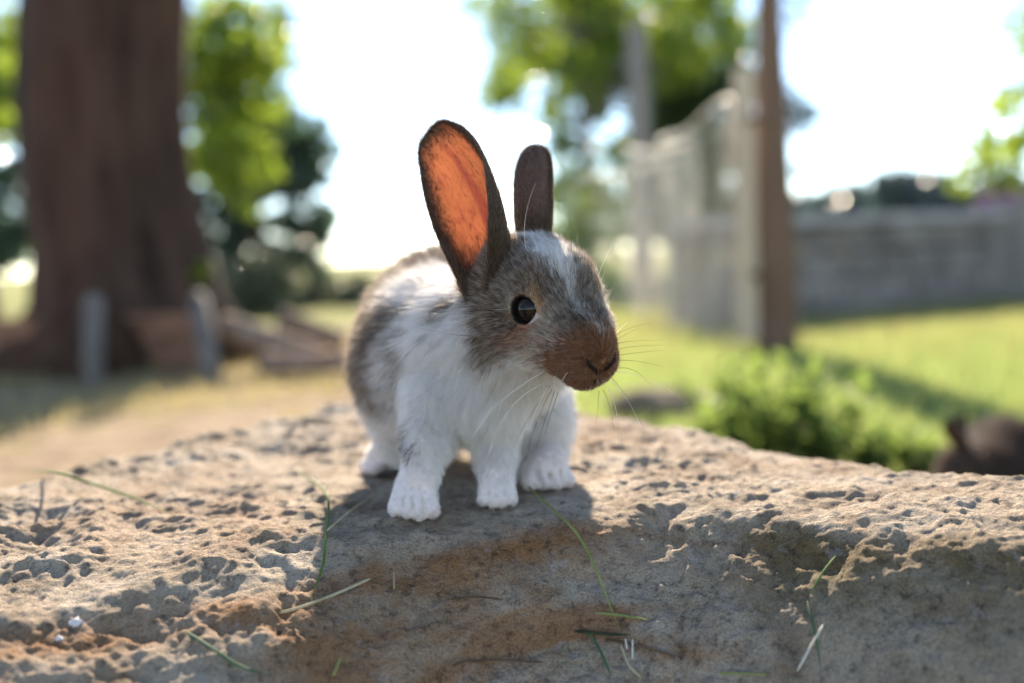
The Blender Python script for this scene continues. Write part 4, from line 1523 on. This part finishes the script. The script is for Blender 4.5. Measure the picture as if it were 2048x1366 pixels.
def build_ear(root, rng, side):
    """a scoop: sheet along a bent axis, rolled across; side 1 = the ear turned to the light"""
    if side == 1:
        ax_px = [(990, 600, .487), (977, 530, .487), (957, 450, .488), (931, 380, .490), (898, 314, .493), (856, 262, .497)]
        wmax = 0.0208
        open_dir = [np.array([-0.55, -0.83, 0.1])] * 6
        curl = [2.1, 1.7, 1.4, 1.15, .9, .6]
    else:
        ax_px = [(1068, 545, .500), (1064, 480, .502), (1060, 425, .505), (1060, 370, .508), (1064, 325, .510), (1068, 290, .512)]
        wmax = 0.0108
        open_dir = [np.array([0.45, 0.89, 0.1])] * 6
        curl = [2.1, 1.7, 1.45, 1.25, 1.1, .8]
    A = np.array([Pc(*a) for a in ax_px])
    tt = np.linspace(0, 1, 6)
    nt_, ns_ = 46, 34
    t = 1 - (1 - np.linspace(0, 1, nt_)) ** 1.8
    # smooth axis
    def cub(arr):
        arr = np.asarray(arr, float)
        out = []
        for x in t:
            k = min(int(x * 5), 4)
            f = x * 5 - k
            p0, p1, p2, p3 = arr[max(k - 1, 0)], arr[k], arr[k + 1], arr[min(k + 2, 5)]
            out.append(0.5 * ((2 * p1) + (-p0 + p2) * f + (2 * p0 - 5 * p1 + 4 * p2 - p3) * f * f + (-p0 + 3 * p1 - 3 * p2 + p3) * f ** 3))
        return np.array(out)
    ax = cub(A)
    sm = np.clip(t / .5, 0, 1)
    W = wmax * (.58 + .42 * (sm * sm * (3 - 2 * sm))) * np.sqrt(np.clip(1 - np.clip((t - .48) / .52, 0, 1) ** (2.5 if side == 1 else 3.6), .0004, 1))
    C_ = np.interp(t, tt, curl)
    O = cub(open_dir)
    tan = unit(np.gradient(ax, t, axis=0))
    O = unit(O - tan * (O * tan).sum(1)[:, None])
    S = np.cross(tan, O)          # across
    fold = 1 + (.36 if side == 1 else .1) * np.clip((.90 - t) / .4, 0, 1)      # the inner margin folds over
    V = np.zeros((nt_, ns_, 3))
    s = np.linspace(-1, 1, ns_)
    for i in range(nt_):
        c = C_[i]
        R_ = W[i] / max(math.sin(min(c, math.pi / 2)), .3) if c < math.pi / 2 else W[i]
        ang = s * c * np.where(s > 0, fold[i], 1.0)
        V[i] = ax[i] + R_ * (np.sin(ang)[:, None] * S[i] + (1 - np.cos(ang))[:, None] * O[i]) - O[i] * R_ * (1 - math.cos(c)) * .5
    idx = np.arange(nt_ * ns_).reshape(nt_, ns_)
    Q = np.stack([idx[:-1, :-1], idx[:-1, 1:], idx[1:, 1:], idx[1:, :-1]], -1).reshape(-1, 4)
    Vf = V.reshape(-1, 3)
    N = mesh_normals(Vf, Q)
    Ov = np.repeat(O, ns_, 0)
    if (N * Ov).sum() > 0:       # normals point to the outside (back) of the ear
        Q = Q[:, ::-1]
        N = -N
    m = NT('ear_skin')
    rim = m.attr('rim', 'Fac')
    u_ = m.attr('eu', 'Fac')
    v_ = m.attr('ev', 'Fac')
    # veins: a main vessel and branching finer ones
    cmb = m.n('ShaderNodeCombineXYZ')
    m.l(u_, cmb.inputs[0])
    m.l(v_, cmb.inputs[1])
    wob = m.noise(4.0, 3, .5, cmb.outputs[0])
    mp = m.n('ShaderNodeMapping')
    mp.inputs['Scale'].default_value = (3.4, 2.7, 1)
    vadd = m.n('ShaderNodeVectorMath', operation='ADD')
    cm2 = m.n('ShaderNodeCombineXYZ')
    m.l(m.math('MULTIPLY', wob, .7), cm2.inputs[0])
    m.l(cmb.outputs[0], vadd.inputs[0])
    m.l(cm2.outputs[0], vadd.inputs[1])
    m.l(vadd.outputs[0], mp.inputs[0])
    vn = m.noise(1.0, 2.0, .5, mp.outputs[0])
    fine_v = m.ramp(m.math('ABSOLUTE', m.math('ADD', vn, -.5)), [(0.0, .6), (0.012, .35), (0.028, 0.0)])
    main_d = m.math('ABSOLUTE', m.math('ADD', u_, m.math('ADD', m.math('MULTIPLY', wob, .22), -.13 if side == 1 else -.1)))
    main_v = m.math('MULTIPLY', m.ramp(main_d, [(0.0, 1.0), (0.06, 0.85), (0.12, 0.0)]), m.ramp(v_, [(.1, 1.0), (.80, .8), (.95, 0.0)]))
    vein = m.math('MAXIMUM', fine_v, main_v)
    mott = m.noise(3.2, 5, .65, cmb.outputs[0])
    tcol = m.mix(mott, (0.10, 0.019, 0.007), (0.33, 0.095, 0.031))
    tcol = m.mix(m.math('MULTIPLY', vein, .9), tcol, (0.10, 0.006, 0.006))
    tcol = m.mix(rim, tcol, (0.030, 0.016, 0.010))
    dcol = m.mix(rim, (0.30, 0.17, 0.12), (0.24, 0.165, 0.145))
    p = m.principled(dcol, .6, .25)
    tr = m.n('ShaderNodeBsdfTranslucent')
    m.l(tcol, tr.inputs[0])
    mx = m.n('ShaderNodeMixShader')
    mx.inputs[0].default_value = .62
    m.l(p.outputs[0], mx.inputs[1])
    m.l(tr.outputs[0], mx.inputs[2])
    mat = m.done(mx)
    o = mesh_obj('ear', Vf, Q, mat, root)
    U = np.tile(s, nt_)
    T = np.repeat(t, ns_)
    if side == 1:
        rimv = np.maximum(np.clip((-U - .54) / .38, 0, 1) ** 1.4, np.clip((U - .58 + .08 * perlin(T * 5, 0, 0)) / .20, 0, 1))
        rimv = np.maximum(rimv, np.clip((T - .83 + .05 * perlin(U * 3, T * 3, 0)) / .14, 0, 1) ** 1.4)
        rimv = np.maximum(rimv, np.clip((.22 - T) / .10, 0, 1))
    else:
        rimv = np.ones(len(U))
    vattr(o, 'rim', rimv)
    vattr(o, 'eu', U)
    vattr(o, 'ev', T)
    tag(o, 'near ear, glowing orange where sunlight shines through its skin' if side == 1 else 'far ear, brown furred back turned to view')
    # fur: outer side, plus a fringe along the rim and the root of the inner side
    densb = (.07 + 1.6 * rimv) if side == 1 else np.full(len(Vf), 1.2)
    nb = 17000 if side == 1 else 14000
    r1, n1 = scatter(Vf, Q, N, densb, nb, rng)
    densi = np.clip((.34 - T) / .16, 0, 1) * (1.0) + .9 * 1.6 * np.clip((np.abs(U) - .72) / .28, 0, 1) + .02
    r2, n2 = scatter(Vf, Q, -N, densi, 9000, rng)
    roots = np.concatenate([r1, r2])
    nrm = np.concatenate([n1, n2])
    # along-axis flow
    d2 = ((roots[:, None, :] - ax[None, ::3]) ** 2).sum(-1)
    near = d2.argmin(1) * 3
    flow = tan[near] + 0.25 * rng.normal(size=roots.shape) * .5
    flow = unit(flow - nrm * (flow * nrm).sum(1)[:, None])
    tt_ = t[near]
    n = len(roots)
    L = (0.0028 + 0.0050 * np.clip((.45 - tt_) / .45, 0, 1)) * rng.uniform(.6, 1.2, n)
    inner = np.arange(n) >= len(r1)
    L[inner] *= np.where(tt_[inner] < .35, 1.35, .8)
    lift = np.clip(.22 + .1 * rng.normal(size=n), .05, .6)
    c = np.tile(AGOUTI * .85, (n, 1)) * (1 - .35 * np.clip((tt_ - .6) / .4, 0, 1))[:, None]
    u = rng.rand(n)
    tip = c * (1 + .15 * rng.normal(size=(n, 1)))
    tip[u < .3] *= .5
    k = (u > .78)
    tip[k] = tip[k] * .5 + CREAM * .4
    fur_object('ear_fur', roots, nrm, flow, L, lift, np.clip(c * .7, .01, .9), np.clip(tip, .01, .9),
               np.full(n, .000058) * rng.uniform(.8, 1.2, n), FUR, root, rng, 4)


def build_whiskers(root, rng):
    wl = NT('whisker_pale')
    wl = wl.done(wl.principled((0.75, 0.68, 0.58), .35, .5))
    wd = NT('whisker_dark')
    wd = wd.done(wd.principled((0.04, 0.03, 0.024), .6, .08))
    # photo pixels with depth: root, middle, tip, pale?
    W = [((1085, 745, .452), (975, 830, .445), (935, 925, .44), 1), ((1082, 770, .452), (1000, 850, .44), (965, 1000, .43), 2),
         ((1100, 770, .450), (1050, 850, .44), (1028, 895, .437), 0), ((1098, 772, .450), (1068, 830, .44), (1050, 900, .435), 1),
         ((1104, 778, .450), (1075, 840, .445), (1057, 905, .44), 0), ((1110, 780, .450), (1080, 870, .44), (1070, 900, .436), 0),
         ((1116, 785, .449), (1098, 840, .44), (1090, 870, .435), 0), ((1135, 745, .447), (1122, 770, .436), (1132, 785, .432), 1),
         ((1198, 782, .449), (1196, 810, .445), (1192, 850, .440), 0), ((1206, 780, .450), (1218, 810, .45), (1228, 860, .45), 0),
         ((1215, 776, .452), (1232, 820, .455), (1240, 890, .46), 1), ((1222, 760, .455), (1255, 800, .462), (1280, 850, .47), 1),
         ((1222, 755, .455), (1250, 790, .462), (1290, 860, .47), 0), ((1226, 745, .456), (1270, 750, .468), (1345, 783, .478), 1),
         ((1226, 738, .456), (1270, 742, .468), (1305, 778, .478), 0), ((1228, 722, .457), (1270, 722, .468), (1330, 735, .48), 0),
         ((1228, 712, .458), (1270, 706, .47), (1330, 700, .48), 0), ((1228, 704, .458), (1260, 694, .468), (1330, 690, .48), 0),
         ((1226, 694, .459), (1250, 684, .468), (1325, 680, .48), 0), ((1222, 684, .459), (1250, 660, .468), (1310, 645, .478), 0),
         ((1222, 690, .459), (1245, 672, .468), (1280, 655, .478), 0), ((1228, 668, .46), (1240, 658, .465), (1256, 643, .468), 1),
         ((1193, 560, .470), (1210, 518, .472), (1231, 474, .474), 1), ((1198, 570, .472), (1206, 552, .473), (1211, 540, .474), 1),
         ((1200, 585, .472), (1209, 578, .473), (1218, 570, .474), 1),
         ((1053, 500, .470), (1050, 440, .468), (1071, 366, .466), 1),
         ((950, 672, .470), (900, 668, .470), (835, 655, .472), 0), ((1092, 690, .452), (1096, 684, .448), (1100, 680, .446), 0)]
    for a, b, c, pale in W:
        a, b, c = Pc(*a), Pc(*b), Pc(*c)
        t = np.linspace(0, 1, 14)[:, None]
        ctl = 2 * b - .5 * (a + c)
        pts = (1 - t) ** 2 * a + 2 * t * (1 - t) * ctl + t ** 2 * c
        r = 0.000115 * (1 - .75 * t[:, 0])
        if pale == 1:
            r = r * 1.15
        tube('whisker', pts, r, wl if pale else wd, root, 5)


build_rabbit()


# ================================================================== BROWN RABBIT behind the rock
def build_second_rabbit():
    rng = np.random.RandomState(17)
    g0 = G(1985, 1035)
    g0[2] = float(gz(g0[0], g0[1]))
    root = empty('rabbit', g0)
    tag(root, 'dark brown rabbit crouching in the grass behind the rock with small upright ears', 'rabbit')
    pr, fl = [], []

    def W(x, y, z):
        return g0 + np.array([x, y, z]) * 1.0

    def add(a, ra, b, rb, k, flow, fur=.011):
        pr.append((np.asarray(a, float), ra, np.asarray(b, float), rb, k))
        fl.append((np.asarray(a, float), np.asarray(b, float), max(ra, rb), unit(np.asarray(flow, float)), fur))

    bk = np.array([.8, .5, -.2])
    dn = np.array([.1, .1, -1.0])
    add(W(.035, .04, .082), .062, W(-.005, -.005, .068), .052, .03, bk + .4 * dn)          # rump and back
    add(W(-.02, -.02, .062), .045, W(-.055, -.045, .062), .034, .03, .5 * bk + dn)           # chest
    add(W(.02, -.035, .055), .036, W(.0, -.045, .02), .02, .02, dn)                          # haunch near
    add(W(.075, .06, .055), .036, W(.06, .03, .02), .02, .02, dn)                            # haunch far
    add(W(-.005, -.055, .012), .011, W(-.045, -.075, .010), .010, .008, (-1, -.3, 0), .005)
    add(W(.05, .02, .012), .011, W(.01, .05, .010), .010, .008, (-1, -.3, 0), .005)
    for s in (-1, 1):
        add(W(-.055, -.045 + s * .02, .05), .017, W(-.062, -.052 + s * .02, .012), .010, .012, dn, .006)
        add(W(-.062, -.052 + s * .02, .010), .010, W(-.080, -.058 + s * .02, .009), .009, .006, (-1, 0, -.2), .003)
    add(W(-.070, -.050, .098), .026, W(-.058, -.042, .080), .028, .02, bk)                   # head
    add(W(-.080, -.055, .092), .022, W(-.104, -.068, .078), .013, .014, (1, .3, .3), .006)   # muzzle
    add(W(.085, .085, .06), .018, W(.09, .092, .072), .016, .01, (.5, .5, 1))
    D, lo, h = sdf_grid(pr, g0 + np.array([-.14, -.12, -.005]), g0 + np.array([.14, .14, .17]), .003)
    V, Q = surface_nets(D, lo, h)
    V = relax(V, Q, 1)
    N = mesh_normals(V, Q)
    coat = np.array([.085, .052, .038])

    def shade(p):
        c = np.tile(coat, (len(p), 1))
        l = p - g0
        m1 = np.clip((-l[:, 0] - .055) / .02, 0, 1)[:, None]
        return c * (1 - m1) + np.array([.12, .075, .05]) * m1
    body = mesh_obj('body', V, Q, SKIN, root)
    vattr(body, 'skin', shade(V) * .6)
    roots, nr = scatter(V, Q, N, np.ones(len(V)), 45000, rng)
    f_, L = flow_field(roots, nr, fl)
    c = shade(roots)
    n = len(roots)
    tip = np.clip(c * (1 + .25 * rng.normal(size=(n, 1))), .012, .8)
    fur_object('fur', roots, nr, f_, L * rng.uniform(.6, 1.2, n), np.clip(.3 + .1 * rng.normal(size=n), .1, .6), c * .6, tip, np.full(n, .00012), FUR, root, rng, 4)
    em = NT('eye_dark')
    em = em.done(em.principled((.006, .005, .005), .05, .6))
    for s in (-1, 1):
        bm = bmesh.new()
        bmesh.ops.create_uvsphere(bm, u_segments=14, v_segments=10, radius=.007)
        bm.verts.index_update()
        ex = unit(np.array([[-.4, s * .9, .1]]))[0]
        Ve = np.array([v.co[:] for v in bm.verts]) + W(-.080, -.054, .100) + np.array([ex[0] * .012, ex[1] * .021, .002])
        Fe = [tuple(v.index for v in f.verts) for f in bm.faces]
        bm.free()
        mesh_obj('eye', Ve, Fe, em, root)
    er = NT('brown_ear')
    er = er.done(er.principled((.055, .026, .016), .7, .2))
    for s, tipo in ((-1, np.array([-.035, -.012, .048])), (1, np.array([.012, .015, .050]))):
        b0 = W(-.058, -.042 + s * .012, .115)
        Ve = []
        nt_, ns_ = 14, 12
        ax = unit(tipo[None])[0]
        sd = unit(np.cross(ax, np.array([0, 1.0, .2]))[None])[0]
        ob = np.cross(sd, ax)
        for i in range(nt_):
            t = i / (nt_ - 1)
            w_ = .0125 * (.55 + .45 * math.sin(min(t * 2, 1) * math.pi / 2)) * math.sqrt(max(1 - max(0, (t - .5) / .5) ** 2.4, .001))
            for k in range(ns_):
                a = (k / (ns_ - 1) - .5) * 2.6
                Ve.append(b0 - ax * .006 + tipo * 1.1 * t + sd * math.sin(a) * w_ + ob * (1 - math.cos(a)) * w_)
        idx = np.arange(nt_ * ns_).reshape(nt_, ns_)
        Qe = np.stack([idx[:-1, :-1], idx[:-1, 1:], idx[1:, 1:], idx[1:, :-1]], -1).reshape(-1, 4)
        mesh_obj('ear', np.array(Ve), Qe, er, root)


# ================================================================== grass blades, straws and bits on the rock
def build_blades():
    def bmat(name, c1, c2, tr):
        m = NT(name)
        f = m.noise(60, 3, .6, m.coord())
        col = m.ramp(f, [(.3, c1), (.7, c2)])
        p = m.principled(col, .65, .2)
        t = m.n('ShaderNodeBsdfTranslucent')
        m.set(t.inputs[0], tr)
        x = m.n('ShaderNodeMixShader')
        x.inputs[0].default_value = .3
        m.l(p.outputs[0], x.inputs[1])
        m.l(t.outputs[0], x.inputs[2])
        return m.done(x)
    green = bmat('blade_green', (.07, .13, .025), (.14, .21, .05), (.25, .38, .06))
    bluish = bmat('blade_blue_green', (.06, .12, .06), (.13, .20, .11), (.15, .28, .12))
    yel = bmat('blade_yellow_green', (.22, .26, .07), (.38, .38, .14), (.4, .42, .12))
    straw = bmat('straw', (.40, .34, .20), (.62, .55, .38), (.5, .42, .25))
    white = bmat('pale_straw', (.62, .56, .46), (.80, .75, .66), (.6, .55, .45))
    dk = bmat('wilted_leaf', (.03, .04, .02), (.06, .07, .03), (.06, .08, .03))
    twig = bmat('twig', (.10, .06, .035), (.20, .13, .08), (.1, .06, .03))
    # photo pixels, lift above the rock (m), width (m)
    B = [('loose_grass', [(5, 972, .020), (40, 964, .018), (110, 975, .012), (190, 990, .008), (270, 1011, .005), (355, 1037, .0)], .0032, green, 'broad green grass blade hanging over the edge of the rock'),
         ('bent_grass', [(585, 950, .004), (635, 978, .003), (658, 1015, .006), (658, 1055, .006), (653, 1110, .006), (648, 1150, .005), (630, 1190, .002), (610, 1220, .0)], .0020, green, 'bent green grass stem crossed by two pale straws'),
         ('straw', [(560, 1233, .001), (610, 1222, .002), (680, 1198, .003), (742, 1170, .003)], .0020, straw, 'pale straw lying at the foot of the bent green stem'),
         ('straw', [(752, 1003, .004), (700, 1038, .004), (655, 1074, .003)], .0017, straw, 'pale straw slanting from the paw to the bent green stem'),
         ('loose_grass', [(368, 1273, .003), (430, 1313, .003), (480, 1345, .003), (545, 1372, .002)], .0022, bluish, 'dark green blade below the pale straw, running off the rock face'),
         ('straw', [(682, 1326, .002), (675, 1345, .002), (667, 1362, .002)], .0018, yel, 'short pale green snippet beside the dark green blade'),
         ('loose_grass', [(1046, 960, .004), (1062, 992, .004), (1120, 1052, .006), (1155, 1090, .006), (1185, 1140, .005), (1215, 1212, .003), (1240, 1262, .0)], .0022, yel, 'long yellow-green grass blade hanging from the hind foot down the rock'),
         ('loose_grass', [(1188, 1235, .002), (1240, 1243, .003), (1298, 1250, .002)], .0022, yel, 'short yellow-green blade lying across the end of the long blade'),
         ('wilted_leaf', [(1148, 1272, .002), (1185, 1278, .003), (1222, 1282, .003), (1262, 1277, .001)], .0030, dk, 'dark wilted leaf on the rock face'),
         ('loose_grass', [(1174, 1273, .002), (1195, 1305, .003), (1212, 1340, .003), (1222, 1372, .002)], .0022, bluish, 'blue-green blade hanging below the dark wilted leaf'),
         ('straw', [(1242, 1300, .002), (1252, 1330, .003), (1262, 1350, .003), (1282, 1372, .002)], .0020, straw, 'curved yellow straw under the wilted leaf'),
         ('straw', [(1251, 1288, .002), (1254, 1312, .003)], .0013, white, 'tiny whitish straw touching the curved yellow straw'),
         ('straw', [(1265, 1289, .002), (1265, 1331, .003)], .0014, white, 'upright whitish straw right beside the curved yellow straw'),
         ('loose_grass', [(1614, 1212, .002), (1622, 1250, .003), (1632, 1295, .003), (1641, 1345, .001)], .0019, bluish, 'dark blue-green stem crossed by a white straw'),
         ('straw', [(1645, 1264, .003), (1622, 1306, .004), (1594, 1353, .002)], .0016, white, 'white straw crossing the dark blue-green stem'),
         ('loose_grass', [(1672, 1118, .001), (1645, 1155, .002), (1618, 1198, .001)], .0015, green, 'thin dark green blade in the olive stain above the blue-green stem'),
         ('twig', [(900, 1206, .001), (950, 1204, .002), (1002, 1205, .001)], .0012, twig, 'thin brown twig in the middle of the rock face'),
         ('twig', [(905, 1338, .001), (980, 1330, .002), (1085, 1332, .001)], .0013, twig, 'long brown twig at the bottom of the rock face'),
         ('straw', [(1438, 1358, .002), (1480, 1357, .002), (1532, 1357, .001)], .0014, yel, 'thin yellow straw near the bottom of the rock face'),
         ('twig', [(1210, 1285, .001), (1290, 1305, .002), (1345, 1318, .001)], .0016, twig, 'brown twig running from under the wilted leaf'),
         ('twig', [(790, 1165, .006), (789, 1188, .002)], .0009, straw, 'tiny upright pale bristle on the rust-brown band')]
    for name, pts, wd, mat, lab in B:
        W_ = []
        for x, y, up in pts:
            p_ = rock_hit(min(max(x, 2), 2046), min(y, 1364))
            W_.append(p_ + np.array([0, -.35, 1.0]) * up * .8 + np.array([0, 0, .0009]))
        W_ = np.array(W_)
        n = max(4 * len(W_), 12)
        tt = np.linspace(0, len(W_) - 1, n)
        pp = []
        for x in tt:
            k = min(int(x), len(W_) - 2)
            f = x - k
            p0, p1, p2, p3 = W_[max(k - 1, 0)], W_[k], W_[k + 1], W_[min(k + 2, len(W_) - 1)]
            pp.append(.5 * ((2 * p1) + (-p0 + p2) * f + (2 * p0 - 5 * p1 + 4 * p2 - p3) * f * f + (-p0 + 3 * p1 - 3 * p2 + p3) * f ** 3))
        pp = np.array(pp)
        pp[:, 2] = np.maximum(pp[:, 2], rock_h(pp[:, 0], pp[:, 1]) + .0006)
        u = np.linspace(0, 1, n)
        prof = np.clip(np.minimum(u / .12, (1 - u) / .3), .12, 1) if 'straw' not in name and name != 'twig' else np.clip(np.minimum(u, 1 - u) / .05, .5, 1)
        V, F = tube_geo(pp, wd * .33 * prof * (1 + .18 * perlin(u * 9, len(lab) * .37, 0)), 8)
        V = np.array(V)
        # flatten blades into a shallow V section
        if name in ('loose_grass', 'wilted_leaf'):
            ctr = np.repeat(pp, 8, 0)
            off = V - ctr
            up = np.array([0, -.45, .89])
            V = ctr + off - up * (off @ up)[:, None] * .72
        o = mesh_obj(name, V, F, mat)
        tag(o, lab, {'loose_grass': 'grass', 'bent_grass': 'grass', 'straw': 'straw', 'wilted_leaf': 'leaf', 'twig': 'twig'}[name])
    wm = NT('white_fluff')
    wm = wm.done(wm.principled((.6, .56, .56), .9, .1))
    for x, y, r, lab in ((152, 1248, .0031, 'white crumb on the lower left rock face'), (118, 1279, .0018, 'smaller white crumb below the white crumb')):
        bm = bmesh.new()
        bmesh.ops.create_icosphere(bm, subdivisions=3, radius=1)
        bm.verts.index_update()
        V = np.array([v.co[:] for v in bm.verts])
        F = [tuple(v.index for v in f.verts) for f in bm.faces]
        bm.free()
        V = V * (1 + .7 * fbm(V[:, 0] * 2 + x, V[:, 1] * 2, V[:, 2] * 2, 3))[:, None] * r * np.array([1, .6, .8]) + rock_hit(x, y)
        tag(mesh_obj('crumb', V, F, wm), lab, 'crumb')


build_second_rabbit()
build_blades()
